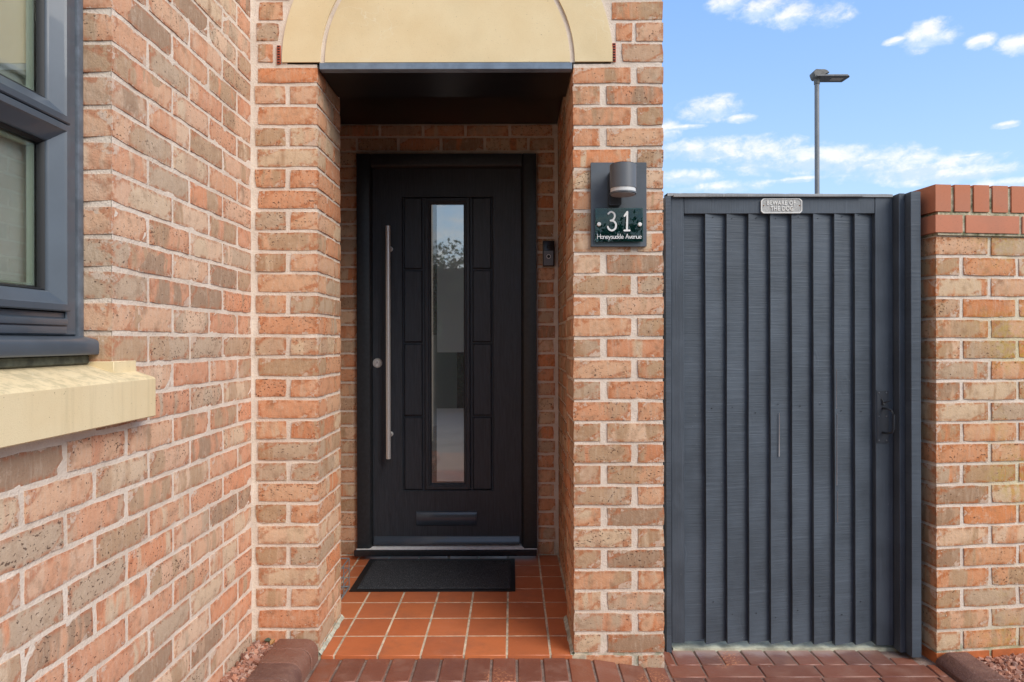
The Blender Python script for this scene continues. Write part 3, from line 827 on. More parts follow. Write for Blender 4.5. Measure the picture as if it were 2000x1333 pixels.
for k in range(-1, 28):      # right pier
    z0, z1 = bedR(k)+J, bedR(k+1)-J
    if k == 27: z1 = ZSP-.018
    if k % 2 == 0:
        corner_brick(pf, XPR, XPR+.1005, z0, z1, .215)
        corner_brick(pf, XPR+.1005+.0205, XOR, z0, z1, .1025)
        brick(pf, .215+2*J, PD-.001, z0, z1, XPR, 'W')
    else:
        corner_brick(pf, XPR, XPR+.211, z0, z1, .1025)
        corner_brick(pf, XPR+.211+.0185, XOR, z0, z1, .215)
        brick(pf, .1025+2*J, PD-.001, z0, z1, XPR, 'W')
# brickwork beside and above the arch
def arch_x(z, side, rr=AR3+.014):
    h = z-ZSP
    if h >= rr: return None
    return AX+side*math.sqrt(rr*rr-h*h)
for j in range(27, 36):
    z0, z1 = bedL(j)+J, bedL(j+1)-J
    xe = arch_x(z0, -1)
    xs = XL+.012+(.006 if j % 2 else 0)
    if j == 27: xe -= .017
    if xe is None: xe = AX
    x = xs
    while xe-x > .02:
        L = .215 if xe-x > .24 else xe-x
        brick(pf, x, min(x+L, xe), z0, z1, 0, 'F'); x += L+.010
for k in range(28, 37):
    z0, z1 = bedR(k)+J, bedR(k+1)-J
    xs = arch_x(z0, 1)
    if xs is None: xs = AX
    if k == 28: xs += .017
    x = XOR; first = True
    L0 = .215 if k % 2 == 0 else .100
    while x-xs > .02:
        L = L0 if first else .215
        if x-xs < L+.04: L = x-xs
        if first: corner_brick(pf, x-L, x, z0, z1, .1025 if L > .15 else .2)
        else: brick(pf, x-L, x, z0, z1, 0, 'F')
        x -= L+.010; first = False
# small red weep vents at the ring's feet
for xv, j0, j1 in ((PX(545.5, 0), 88, 124), (PX(1200.5, 0), 85, 121)):
    z1, z0 = PZ(j0, 0), PZ(j1, 0)
    v = box('weep_vent', xv-.0065, xv+.0065, -.001, .02, z0, z1, M['redslip'], pf, .001)
    for q in range(7):
        zz = z0+(z1-z0)*(q+.5)/7
        box('vent_slot', xv-.0042, xv+.0042, -.0016, .0, zz-.0026, zz+.0026, M['hole'], v)
# tympanum and ring
def arc(r, a0, a1, n=48): return [(AX+r*math.cos(a0+(a1-a0)*i/n), ZSP+r*math.sin(a0+(a1-a0)*i/n)) for i in range(n+1)]
bm = bmesh.new(); add_prism(bm, arc(AR1, 0, math.pi), .002, .075, 'Y'); put('tympanum_stone', bm, M['stone'], pf, (AX, .03, ZSP+.2))
for a0, a1 in ((0, .995), (1.0, math.pi-1.0), (math.pi-.995, math.pi)):
    bm = bmesh.new(); add_prism(bm, arc(AR3, a0, a1, 22)+arc(AR2, a1, a0, 22), -.001, .075, 'Y')
    put('arch_stone', bm, M['stone'], pf, (AX, .03, ZSP+.3))
bm = bmesh.new(); add_prism(bm, arc(AR3+.002, 0, math.pi)+arc(AR1-.002, math.pi, 0), .0065, .07, 'Y')
put('arch_joint', bm, M['mortar'], pf, (AX, .03, ZSP+.3))
# lintel casing and porch soffit
ZL = PZ(136, 0)
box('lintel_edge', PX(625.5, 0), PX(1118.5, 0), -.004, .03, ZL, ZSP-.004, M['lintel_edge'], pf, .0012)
bm = bmesh.new()
add_box(bm, XPL+.001, XPR-.001, .0305, .275, ZL+.001, ZSP-.006)
put('lintel_board', bm, M['black_board'], pf, (-.2, .15, ZL))
ZC = 2.241
box('soffit_board', -1.03, .2365, .2755, 1.118, ZC, ZC+.02, M['black_board'], pf)
# mortar fillets at the foot of the piers
for nm, x, s in (('mortar_fillet', XPL, 1), ('mortar_fillet', XPR, -1)):
    bm = bmesh.new(); n = 14; prev = None
    for i in range(n+1):
        yy = -.003+(PD+.003)*i/n; w = .010+rnd.uniform(-.003, .003)
        cur = [bm.verts.new((x-s*.002, yy, -.001)), bm.verts.new((x+s*w, yy, .0012)), bm.verts.new((x-s*.002, yy, .012+rnd.uniform(-.003, .003)))]
        if prev:
            for q in range(3): bm.faces.new((prev[q], prev[(q+1) % 3], cur[(q+1) % 3], cur[q]))
        prev = cur
    put(nm, bm, M['fillet'], pf, (x, .15, 0))

# ------------------------------------------------------------------ recess walls round the door
YB = 1.124
XSW = .2375
bw = root('porch_recess_wall', (-.3, YB, 0), 'shaded brick wall inside the porch around the front door', 'wall')
bm = bmesh.new()
mortar_sheet(bm, -1.03, -.790, -.05, ZC, YB+REC, 'F', .02)
mortar_sheet(bm, .120, XSW+.003, -.05, ZC, YB+REC, 'F', .02)
mortar_sheet(bm, -.790, .120, 2.075, ZC, YB+REC, 'F', .02)
mortar_sheet(bm, PD, YB, -.05, ZC, XSW+REC, 'W', .02)
mortar_sheet(bm, PD, YB, -.05, ZC, -1.02-REC, 'E', .02)
add_box(bm, XSW+.014, XOR-.014, PD+.001, 5.0, -.12, 2.80)
add_box(bm, -1.30, -1.034, PD+.001, YB+.3, -.12, 2.80)
add_box(bm, -1.30, -.800, YB+.014, YB+.3, -.12, 2.80)
add_box(bm, .128, XSW+.02, YB+.014, YB+.3, -.12, 2.80)
add_box(bm, -.80, .128, YB+.014, YB+.3, 2.088, 2.80)
add_box(bm, -1.3, XOR-.02, PD+.001, YB+.3, ZC+.025, 2.795)
put('mortar', bm, M['mortar'], bw, (-.3, YB, 0), recalc=False)
for k in range(0, 30):
    z0, z1 = bedR(k)+J, bedR(k+1)-J
    if z0 > ZC-.02: break
    z1 = min(z1, ZC-.004)
    if k < 28:
        brick(bw, -1.01, -.905-J, z0, z1, YB, 'F', mat=M['brick_in']) if k % 2 else None
        brick(bw, (-.905 if k % 2 else -1.0)+J, -.800, z0, z1, YB, 'F', mat=M['brick_in'])
        brick(bw, .131, (.226 if k % 2 else .219), z0, z1, YB, 'F', mat=M['brick_in'])
    else:
        js = [-1.01, -.8046, -.589, -.3676, -.139, .0865, .226] if k % 2 == 0 else [-1.01, -.910, -.685, -.461, -.24, -.0098, .218]
        for a, b in zip(js, js[1:]): brick(bw, a+J, b-J, z0, z1, YB, 'F', mat=M['brick_in'])
    js = [PD+.003, .44, .665, .89, YB-.006] if k % 2 else [PD+.003, .555, .78, 1.005, YB-.006]
    for a, b in zip(js, js[1:]): brick(bw, a+J, b-J, z0, z1, XSW, 'W', mat=M['brick_in'])
    if k % 2 == 0 or k < 8:
        for a, b in zip(js, js[1:]): brick(bw, a+J, b-J, z0, z1, -1.02, 'E', mat=M['brick_in'])

# ------------------------------------------------------------------ front door
YF = 1.096                                    # frame front
fd = root('front_door', (PX(873, YF), YF, .03), 'black composite front door with narrow glass panel and long steel pull bar', 'front door')
fx0, fx1 = PX(696.5, YF), PX(1048, YF); fz0, fz1 = PZ(1073, YF), PZ(300, YF)
ox0, ox1 = PX(727, YF+.02), PX(1019, YF+.02); oz1 = PZ(328, YF+.02)
bm = bmesh.new()
for a, b in ((fx0, ox0-.001), (ox1+.001, fx1)):
    s = 1 if a == fx0 else -1
    inner = b if s == 1 else a; outer = a if s == 1 else b
    poly = [(outer, YF+.002), (outer, YF+.09), (inner+s*.004, YF+.09), (inner+s*.004, YF+.022), (inner-s*.006, YF+.004), (inner-s*.012, YF), (outer+s*.002, YF)]
    add_prism(bm, poly, fz0, fz1, 'Z')
add_prism(bm, [(YF, oz1+.014), (YF+.004, oz1+.006), (YF+.022, oz1-.004), (YF+.09, oz1-.004), (YF+.09, fz1-.001), (YF, fz1-.001)], ox0-.002, ox1+.002, 'X')
put('frame', bm, M['black_frame'], fd, (0, YF, 1))
YD = YF+.024                                  # leaf face
lz0, lz1 = PZ(1062, YD), oz1-.002
lx0, lx1 = ox0+.001, ox1-.001
# the leaf: a face with the panel field cut in relief
def dX(px): return PX(px, YD)
def dZ(py): return PZ(py, YD)
gx0, gx1, gz0, gz1 = dX(784), dX(965), dZ(960), dZ(383)
ix0, ix1 = dX(830), dX(918)
bm = bmesh.new()
def strip(x0, x1, z0, z1): add_box(bm, x0, x1, YD, YD+.04, z0, z1)
strip(lx0, gx0, lz0, lz1); strip(gx1, lx1, lz0, lz1); strip(gx0, gx1, lz0, gz0); strip(gx0, gx1, gz1, lz1)
bmesh.ops.remove_doubles(bm, verts=bm.verts, dist=1e-5)
leaf = put('door_leaf', bm, M['door'], fd, (dX(873), YD, 1.0))
bm = bmesh.new(); add_ring(bm, gx0, gx1, gz0, gz1, [(0, YD-.0005), (.0015, YD-.0015), (.004, YD-.0005), (.0085, YD+.013), (.02, YD+.014)])
add_box(bm, gx0+.01, ix0+.004, YD+.0138, YD+.03, gz0+.01, gz1-.01); add_box(bm, ix1-.004, gx1-.01, YD+.0138, YD+.03, gz0+.01, gz1-.01)
put('panel_moulding', bm, M['door'], leaf, (dX(873), YD, 1.0))
rows = [(386, 525), (528, 668.5), (671.5, 812), (815, 957)]
for x0, x1 in ((789, 825), (923, 960)):
    for y0, y1 in rows:
        bm = bmesh.new(); a0, a1, c0, c1 = dX(x0), dX(x1), dZ(y1), dZ(y0)
        add_ring(bm, a0, a1, c0, c1, [(0, YD+.0138), (.0012, YD+.006), (.005, YD+.0015), (.006, YD+.0015)])
        add_box(bm, a0+.0055, a1-.0055, YD+.0015, YD+.006, c0+.0055, c1-.0055)
        put('door_panel', bm, M['door'], leaf, ((a0+a1)/2, YD, (c0+c1)/2))
# glazing surround
bm = bmesh.new()
add_ring(bm, dX(829.5), dX(918.5), dZ(957), dZ(386), [(0, YD+.0138), (.0012, YD+.003), (.004, YD-.003), (.018, YD-.004), (.022, YD+.001), (.026, YD+.001), (.030, YD+.007), (.0335, YD+.012), (.0345, YD+.018)])
put('glazing_surround', bm, M['door'], leaf, (dX(873), YD, 1.0))
gl = box('glass', dX(842), dX(907), YD+.0165, YD+.0185, dZ(945), dZ(398), M['door_glass'], fd)
def fr(x0, x1, y0, y1, mm, d): box('satin_area', dX(x0), dX(x1), YD+.0160-d, YD+.0164-d, dZ(y1), dZ(y0), mm, gl)
fr(853, 905.5, 400, 688.5, M['door_frost'], .0006); fr(852, 905, 798.5, 941.5, M['door_frost'], .0006)
fr(843.8, 892, 654, 833, M['door_frost2'], 0)
# letter plate
bm = bmesh.new()
x0, x1, z0, z1 = dX(812.5), dX(930.5), dZ(1027), dZ(998.5)
zc, hh = (z0+z1)/2, (z1-z0)/2
poly = [(YD+.001, z0)]+[(YD-.0125*math.sin(math.pi*i/8)-.0005, zc-hh*math.cos(math.pi*i/8)) for i in range(9)]+[(YD+.001, z1)]
add_prism(bm, poly, x0+.009, x1-.009, 'X')
lp = put('letter_plate', bm, M['letter_plate'], fd, (dX(872), YD, zc), smooth=False)
for a, b in ((x0, x0+.008), (x1-.008, x1)):
    bm = bmesh.new(); add_prism(bm, [(YD+.001, z0+.001)]+[(YD-.0105*math.sin(math.pi*i/8)-.0005, zc-(hh-.001)*math.cos(math.pi*i/8)) for i in range(9)]+[(YD+.001, z1-.001)], a, b, 'X')
    put('end_cap', bm, M['letter_plate'], lp, (a, YD, zc))
# weather bar, threshold, cill
bm = bmesh.new(); add_prism(bm, [(YD-.0005, dZ(1047)), (YD-.004, dZ(1048.5)), (YD-.018, dZ(1057)), (YD-.019, dZ(1062)), (YD-.0005, dZ(1062))], dX(730), dX(1013.5), 'X')
put('weather_bar', bm, M['letter_plate'], fd, (dX(873), YD, .1))
tz = PZ(1072, YF-.004)
bm = bmesh.new(); add_prism(bm, [(YF-.006, tz-.004), (YF-.006, tz), (YD+.03, tz+.016), (YD+.03, tz-.004)], ox0-.012, ox1+.010, 'X')
add_box(bm, fx0-.002, ox0-.012, YF-.006, YF-.0015, tz-.004, tz+.001); add_box(bm, ox1+.010, fx1, YF-.006, YF-.0015, tz-.004, tz+.001)
put('threshold', bm, M['aluminium'], fd, (dX(873), YF, tz))
bm = bmesh.new()
cz0 = .022
add_prism(bm, [(YF+.08, tz-.0045), (YF-.006, tz-.0045), (1.040, .0545), (1.034, .050), (1.034, .031), (1.038, cz0), (YF+.08, cz0)], PX(691, 1.04), PX(1047.5, 1.04), 'X')
put('door_cill', bm, M['black_frame'], fd, (dX(873), 1.06, .04))
# pull bar
hb = YD-.070; hx = PX(758.2, hb); hz0, hz1 = PZ(896, hb), PZ(441, hb)
bm = bmesh.new(); add_tube(bm, [(hx, hb, hz0), (hx, hb, hz1)], .0120, 20)
for f in bm.faces: f.smooth = len(f.verts) == 4
pull = put('pull_handle', bm, M['steel'], fd, (hx, hb, 1.1), recalc=True)
for yy in (483, 851):
    zz = PZ(yy, hb); bm = bmesh.new(); add_tube(bm, [(hx, hb+.006, zz), (hx, YD-.004, zz)], .0085, 14); add_tube(bm, [(hx, YD-.004, zz), (hx, YD, zz)], .0135, 18)
    put('standoff', bm, M['steel'], pull, (hx, hb, zz))
cx, cz = dX(737), dZ(709)
bm = bmesh.new(); add_tube(bm, [(cx, YD-.006, cz), (cx, YD+.001, cz)], [.0225, .026], 28)
lk = put('lock_rose', bm, M['steel'], fd, (cx, YD, cz))
bm = bmesh.new(); add_tube(bm, [(cx, YD-.0085, cz+.005), (cx, YD-.006, cz+.005)], .0085, 16); add_box(bm, cx-.0045, cx+.0045, YD-.0085, YD-.0055, cz-.017, cz+.0)
cy = put('lock_cylinder', bm, M['aluminium'], lk, (cx, YD, cz))
box('keyway', cx-.0012, cx+.0012, YD-.0095, YD-.0084, cz+.001, cz+.010, M['blackplastic'], lk)

# ------------------------------------------------------------------ door bell
bx0, bx1, bz0, bz1 = PX(1060.5, YB-.03), PX(1083.5, YB-.03), PZ(520.5, YB-.03), PZ(470.5, YB-.03)
db = root('doorbell', ((bx0+bx1)/2, YB-.01, bz0), 'black and grey video doorbell on the bricks right of the front door', 'doorbell')
box('case', bx0, bx1, YB-.030, YB-.0005, bz0, bz1, M['blackplastic'], db, .004, 2)
zm = bz0+(bz1-bz0)*.60
fp = box('face_plate', bx0+.005, bx1-.006, YB-.0325, YB-.0295, bz0+.004, zm, M['bell_grey'], db, .001)
xc, zc2 = (bx0+bx1)/2-.0005, (bz0+zm)/2+.010
bm = bmesh.new(); add_tube(bm, [(xc, YB-.0345, zc2), (xc, YB-.0324, zc2)], .0125, 22); bt = put('button', bm, M['blackplastic'], db, (xc, YB-.033, zc2))
bm = bmesh.new()
n = 24
for i in range(n):
    a, b = 2*math.pi*i/n, 2*math.pi*(i+1)/n
    bm.faces.new([bm.verts.new((xc+r_*math.cos(t_), YB-.0349, zc2+r_*math.sin(t_))) for r_, t_ in ((.0085, a), (.0115, a), (.0115, b), (.0085, b))])
put('button_ring', bm, M['white_cap'], bt, (xc, YB-.0349, zc2))
bm = bmesh.new(); add_box(bm, xc-.009, xc+.009, YB-.0322, YB-.0295, zm+.012, zm+.030, .002, 1); put('camera_window', bm, M['gasket'], db, (xc, YB-.03, zm+.02))
bm = bmesh.new(); add_tube(bm, [(xc, YB-.0332, zm+.021), (xc, YB-.0321, zm+.021)], .0045, 16); put('camera_lens', bm, M['lamp_dark'], db, (xc, YB-.033, zm+.02))

# ------------------------------------------------------------------ mat and bottle rack
mt = root('doormat', (-.36, .83, 0), 'charcoal doormat with black rubber border under the front door cill', 'doormat')
mx0, mx1, my0, my1 = -.727, .0125, .607, 1.055
bm = bmesh.new(); add_box(bm, mx0, mx1, my0, my1, .0006, .0045, .0015, 1); put('rubber_border', bm, M['mat_edge'], mt, (-.36, .83, .002))
bm = bmesh.new(); nx_, ny_ = 90, 54; V = {}
for i in range(nx_+1):
    for k in range(ny_+1):
        x = mx0+.028+(mx1-mx0-.050)*i/nx_; yy = my0+.028+(my1-my0-.056)*k/ny_
        V[i, k] = bm.verts.new((x, yy, .0075+(.0011 if (k+i) % 2 else 0) if 0 < i < nx_ and 0 < k < ny_ else .0044))
for i in range(nx_):
    for k in range(ny_): bm.faces.new((V[i,k], V[i+1,k], V[i+1,k+1], V[i,k+1]))
put('pile', bm, M['mat'], mt, (-.36, .83, .005))

rk = root('bottle_rack', (-.84, .55, 0), 'grey wire milk bottle carrier standing against the left side of the porch', 'bottle rack')
rx0, rx1, ry0, ry1, rh = -.945, -.736, .452, .652, .136
def wire(pts, r=.0022, name='wire'):
    bm = bmesh.new(); add_tube(bm, pts, r, 6); put(name, bm, M['wire'], rk, tuple(sum(c)/len(pts) for c in zip(*pts)))
for zz, rr in ((rh, .003), (.092, .002), (.048, .002), (.008, .0045)):
    c = [(rx0, ry0, zz), (rx1, ry0, zz), (rx1, ry1, zz), (rx0, ry1, zz)]
    for a, b in zip(c, c[1:]+c[:1]): wire([a, b], rr, 'hoop_wire')
for u in (0, .5, 1):
    yy = ry0+(ry1-ry0)*u; xx = rx0+(rx1-rx0)*u
    wire([(rx1, yy, .008), (rx1, yy, rh)], .0022, 'upright_wire')
    wire([(rx0, yy, .008), (rx0, yy, rh)], .0022, 'upright_wire')
    if 0 < u < 1:
        wire([(xx, ry0, .008), (xx, ry0, rh)], .0022, 'upright_wire'); wire([(xx, ry1, .008), (xx, ry1, rh)], .0022, 'upright_wire')
        wire([(xx, ry0, .008), (xx, ry1, .008)], .002, 'base_wire'); wire([(rx0, yy, .008), (rx1, yy, .008)], .002, 'base_wire')

# ------------------------------------------------------------------ slate board, lamp, house sign
sb = root('slate_board', (.379, -.005, 1.45), 'grey slate backboard on the right pier behind the lamp and house number', 'backboard')
YS = -.014
sx0, sx1, sz0, sz1 = PX(1154.5, YS), PX(1263.5, YS), PZ(482.5, YS), PZ(318, YS)
box('board', sx0, sx1, YS, -.0022, sz0, sz1, M['slate'], sb, .0012)
lm = root('wall_light', (.3815, -.05, 1.62), 'graphite cylinder wall light with white lens ring on the slate board', 'wall light')
# bracket, its dark plate shaped to include the lamp's cast shadow on the slate
mx = PX(1200, YS)
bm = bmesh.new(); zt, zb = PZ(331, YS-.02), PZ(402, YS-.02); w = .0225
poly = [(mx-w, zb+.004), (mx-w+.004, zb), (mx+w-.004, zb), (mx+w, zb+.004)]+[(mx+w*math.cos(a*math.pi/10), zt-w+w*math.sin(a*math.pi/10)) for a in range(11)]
add_prism(bm, poly, YS-.022, YS-.0005, 'Y'); put('mount_with_shadow', bm, M['lamp_dark'], lm, (mx, YS, 1.66))
Yc = -.088; lx = PX(1217.5, Yc); lr = .0452
zb2, zt2 = PZ(387, Yc+lr)+.004, PZ(317, Yc-lr)
box('arm', lx-.020, lx+.012, Yc+.03, YS-.020, (zb2+zt2)/2-.012, (zb2+zt2)/2+.026, M['lamp_dark'], lm, .003)
def cyl(name, z0, z1, r, mat, par, n=40, open_top=False, r0=None):
    bm = bmesh.new(); add_tube(bm, [(lx, Yc, z0), (lx, Yc, z1)], [r0 or r, r], n, cap=True)
    for f in bm.faces: f.smooth = len(f.verts) == 4
    return put(name, bm, mat, par, (lx, Yc, (z0+z1)/2))
zr0, zr1 = PZ(371.5, Yc-lr), PZ(363.8, Yc-lr)
body = cyl('lamp_body', zr1, zt2, lr, M['lamp_grey'], lm)
cyl('top_lens', zt2, zt2+.0025, lr-.003, M['lamp_dark'], lm)
cyl('lens_ring', zr0, zr1, lr-.0022, M['lens_white'], lm)
cyl('end_collar', zb2-.0015, zr0, lr, M['lamp_grey'], lm)
cyl('bottom_lens', zb2-.0045, zb2-.0028, lr-.004, M['lens_under'], lm)
# house number sign
hs = root('house_sign', (.38, -.025, 1.46), 'green tinted glass sign reading 31 Honeysuckle Avenue on the slate board', 'house sign')
YG = -.027
hx0, hx1, hz0, hz1 = PX(1163, YG), PX(1256.5, YG), PZ(473, YG), PZ(407, YG)
box('backing_film', hx0+.002, hx1-.002, YG+.0052, YG+.0058, hz0+.002, hz1-.002, simple('dark_green_film', (.016,.045,.048), .25, 0, 40, .6), hs)
box('glass_plate', hx0, hx1, YG+.0006, YG+.005, hz0, hz1, M['sign_glass'], hs, .0004)
for px, py in ((1170.5, 438.7), (1250.2, 439.2)):
    x, z = PX(px, YG-.004), PZ(py, YG-.004); bm = bmesh.new(); add_tube(bm, [(x, YG-.006, z), (x, YG-.004, z), (x, YG+.0004, z)], [.0055, .0072, .0072], 18)
    cap = put('screw_cap', bm, M['white_cap'], hs, (x, YG, z))
    bm = bmesh.new(); add_tube(bm, [(x, YG+.0052, z), (x, YS, z)], .005, 12); put('standoff', bm, M['white_cap'], cap, (x, YG, z))
def strokes(name, curves, x0, z0, sx, sz, wdt, Yp, mat, parent):
    """round-ended pen strokes laid flat on the sign face"""
    bm = bmesh.new()
    for pts in curves:
        P = [Vector((x0+p[0]*sx, z0+p[1]*sz)) for p in pts]
        if len(P) > 2 and len(P) < 12:      # smooth
            Q = []
            for i in range(len(P)-1):
                p0, p1, p2, p3 = P[max(i-1, 0)], P[i], P[i+1], P[min(i+2, len(P)-1)]
                for s in range(5):
                    u = s/5
                    Q.append(.5*((2*p1)+(-p0+p2)*u+(2*p0-5*p1+4*p2-p3)*u*u+(-p0+3*p1-3*p2+p3)*u*u*u))
            P = Q+[P[-1]]
        for a, b in zip(P, P[1:]):
            d = (b-a)
            if d.length < 1e-7: continue
            nrm = Vector((-d.y, d.x)).normalized()*wdt
            bm.faces.new([bm.verts.new((q.x, Yp, q.y)) for q in (a+nrm, a-nrm, b-nrm, b+nrm)])
        for q in P:
            bm.faces.new([bm.verts.new((q.x+wdt*math.cos(k*math.pi/4), Yp, q.y+wdt*math.sin(k*math.pi/4))) for k in range(8)])
    for i, f in enumerate(bm.faces):
        for v in f.verts: v.co.y -= i*.0000028
    for f in bm.faces:
        f.normal_update()
        if f.normal.y > 0: f.normal_flip()
    return put(name, bm, mat, parent, (x0, Yp, z0), recalc=False)
h = PZ(413, YG)-PZ(452.5, YG)
three = [[(.06,.90), (.30,1.0), (.62,.92), (.68,.74), (.52,.58), (.28,.53)], [(.28,.53), (.58,.50), (.80,.34), (.74,.12), (.44,0), (.14,.06), (0,.20)]]
one = [[(.05,.78), (.42,1.0)], [(.42,1.0), (.36,0)], [(.02,0), (.72,0)]]
strokes('numeral', three, PX(1187.5, YG), PZ(451, YG), h*.55*.92, h*.92, .0032, YG, M['white_print'], hs)
strokes('numeral', one, PX(1219.5, YG), PZ(451, YG), h*.40*.95, h*.92, .0032, YG, M['white_print'], hs)
GL = {'H': (.62, [[(0,0),(0,1)],[(.55,0),(.55,1)],[(0,.5),(.55,.5)]]), 'o': (.46, [[(.2,0),(.02,.14),(.02,.42),(.2,.56),(.38,.42),(.38,.14),(.2,0)]]),
      'n': (.44, [[(0,0),(0,.56)],[(0,.38),(.16,.55),(.33,.45),(.35,0)]]), 'e': (.46, [[(.02,.3),(.38,.32),(.30,.54),(.10,.52),(.0,.28),(.1,.03),(.38,.08)]]),
      'y': (.44, [[(0,.56),(.19,.05)],[(.38,.56),(.05,-.3)]]), 's': (.38, [[(.30,.50),(.12,.55),(.03,.42),(.28,.24),(.27,.05),(.0,.04)]]),
      'u': (.44, [[(0,.56),(.03,.1),(.2,0),(.34,.14)],[(.34,.56),(.36,0)]]), 'c': (.40, [[(.32,.48),(.14,.55),(.0,.32),(.08,.04),(.33,.08)]]),
      'k': (.42, [[(0,0),(0,1)],[(.30,.56),(.02,.27)],[(.05,.3),(.34,0)]]), 'l': (.16, [[(0,0),(0,1)]]),
      'A': (.62, [[(0,0),(.28,1)],[(.28,1),(.54,0)],[(.12,.36),(.46,.36)]]), 'v': (.42, [[(0,.56),(.18,0)],[(.18,0),(.36,.56)]]), ' ': (.34, [])}
txt = 'Honeysuckle Avenue'; tw = sum(GL[c][0] for c in txt)-.1
xa, xb = PX(1167.2, YG), PX(1252.6, YG); u = (xb-xa)/tw; hh = PZ(458.3, YG)-PZ(467.3, YG)
allc = []; adv = 0
for c in txt:
    for s in GL[c][1]: allc.append([(adv+p[0], p[1]) for p in s])
    adv += GL[c][0]
strokes('street_name', allc, xa, PZ(467.0, YG), u, hh, .00088, YG, M['white_print'], hs)

# ------------------------------------------------------------------ gate
YT = .125
gt = root('gate', (1.0, YT, 0), 'dark grey wooden side gate of overlapping vertical boards', 'gate')
def gX(px, Y=YT): return PX(px, Y)
def gZ(py, Y=YT): return PZ(py, Y)
zt_ = gZ(384)
def plank(name, x0, x1, y0, y1, z0, z1, mat, parent=gt, bev=.0015): return box(name, x0, x1, y0, y1, z0, z1, mat, parent, bev)
plank('stile', gX(1310.5), gX(1335.6), YT-.004, YT+.04, gZ(1256), zt_, M['gate_v'])
plank('stile', gX(1708.8), gX(1743.2), YT-.004, YT+.04, gZ(1262), zt_-.006, M['gate_v'])
plank('top_rail', gX(1336.2), gX(1708.2), YT-.003, YT+.04, gZ(419), zt_-.001, M['gate_v'])
edges = [1336, 1378, 1419.5, 1462, 1504.5, 1546.5, 1588.5, 1629.5, 1669.5, 1708.2]
for i in range(9):
    bl = 1256+i*.6+rnd.uniform(-1.5, 1.5)
    a, b = gX(edges[i]), gX(edges[i+1])
    if i < 8: b += .014
    z0a, z0b = gZ(bl+2), gZ(bl-2.5)
    bm = bmesh.new(); yl, yr = (YT+.010 if i == 0 else YT-.002), YT+.0175
    n = 26; zt0 = gZ(420)+.004; pv = None
    wob = rnd.uniform(0, 50)
    for k in range(n+1):
        f = k/n
        da = mnoise.noise(Vector((f*3.1+wob, 0, 0)))*.0011+mnoise.noise(Vector((f*16+wob, 3, 0)))*.0005
        za, zb_ = z0a+(zt0-z0a)*f, z0b+(zt0-z0b)*f
        cur = [bm.verts.new(p) for p in ((a+da, yl, za), (b, yr, zb_), (b, YT+.024, zb_), (a+da, YT+.024, za))]
        if pv:
            for q in range(4): bm.faces.new((pv[q], pv[(q+1) % 4], cur[(q+1) % 4], cur[q]))
        else: bm.faces.new(cur)
        pv = cur
    bm.faces.new(pv[::-1])
    put('board', bm, M['gate'], gt, ((a+b)/2, YT, .8))
    for zz in (gZ(424+rnd.uniform(-2, 4)), gZ(800+rnd.uniform(-10, 12)), gZ(1190+rnd.uniform(-30, 22))):
        bm = bmesh.new(); xx = a+.022+rnd.uniform(-.006, .01); add_tube(bm, [(xx, yl+.0022, zz), (xx, yl+.005, zz)], .0016, 8)
        put('nail', bm, M['gasket'], gt, (xx, YT, zz))
# pale dried runs on the boards
for px, y0, y1, w0 in ((1521.5, 808, 893, .0018), (1633.5, 722, 800, .0009), (1634, 810, 950, .0011), (1635, 962, 1022, .0009)):
    bm = bmesh.new(); n = 12; pv = None
    for k in range(n+1):
        zz = gZ(y0+(y1-y0)*k/n); xx = gX(px)+mnoise.noise(Vector((zz*9, px, 0)))*.0015; w = w0*(.45+.55*k/n)
        ys_ = YT-.0025+.0016
        cur = [bm.verts.new((xx-w, ys_, zz)), bm.verts.new((xx, ys_-.0016, zz)), bm.verts.new((xx+w, ys_+.0012, zz))]
        if pv:
            for q in range(2): bm.faces.new((pv[q], pv[q+1], cur[q+1], cur[q]))
        pv = cur
    put('dried_run', bm, M['lens_white'], gt, (gX(px), YT, gZ(y1)))
# weathered capping lath
bm = bmesh.new(); n = 40; prev = None
for i in range(n+1):
    x = gX(1303)+(gX(1742)-gX(1303))*i/n
    zb_ = zt_-.0015-.006*i/n; tt = zb_+.011+mnoise.noise(Vector((x*30, 0, 0)))*.0014
    cur = [bm.verts.new(p) for p in ((x, YT-.010, zb_), (x, YT-.008, tt), (x, YT+.046, tt+.002), (x, YT+.046, zb_))]
    if prev:
        for q in range(4): bm.faces.new((prev[q], prev[(q+1) % 4], cur[(q+1) % 4], cur[q]))
    prev = cur
put('capping', bm, M['gate_cap'], gt, (1.0, YT, zt_))
box('capping_lath', gX(1314), gX(1682), YT-.017, YT-.0105, zt_-.007, zt_+.003, M['gate_cap'], gt, .0015)
# thumb latch and pull
px0, px1, pz0, pz1 = gX(1710.8), gX(1733.6), gZ(866.5), gZ(764.5)
lt = box('latch_plate', px0, px1, YT-.0072, YT-.0045, pz0, pz1, M['latch'], gt, .0006)
for py in (768.5, 814.5, 861.5):
    for px in (1714.5, 1729):
        bm = bmesh.new(); x, z = gX(px), gZ(py); add_tube(bm, [(x, YT-.0094, z), (x, YT-.007, z)], [.0018, .0030], 10); put('screw', bm, M['screw'], lt, (x, YT, z))
hxx = gX(1722); z1_, z0_ = gZ(799), gZ(846)
bm = bmesh.new(); pts = [(hxx, YT-.007, z1_), (hxx+.004, YT-.032, z1_+.001), (hxx+.013, YT-.046, z1_-.006), (hxx+.0165, YT-.050, z1_-.020), (hxx+.0165, YT-.050, z0_+.018), (hxx+.013, YT-.046, z0_+.005), (hxx+.004, YT-.032, z0_), (hxx, YT-.007, z0_)]
add_tube(bm, pts, [.0045, .004, .0042, .0048, .0048, .0042, .004, .0045], 10)
for f in bm.faces: f.smooth = True
put('pull', bm, M['upvc_dark'], lt, (hxx, YT-.03, .9))
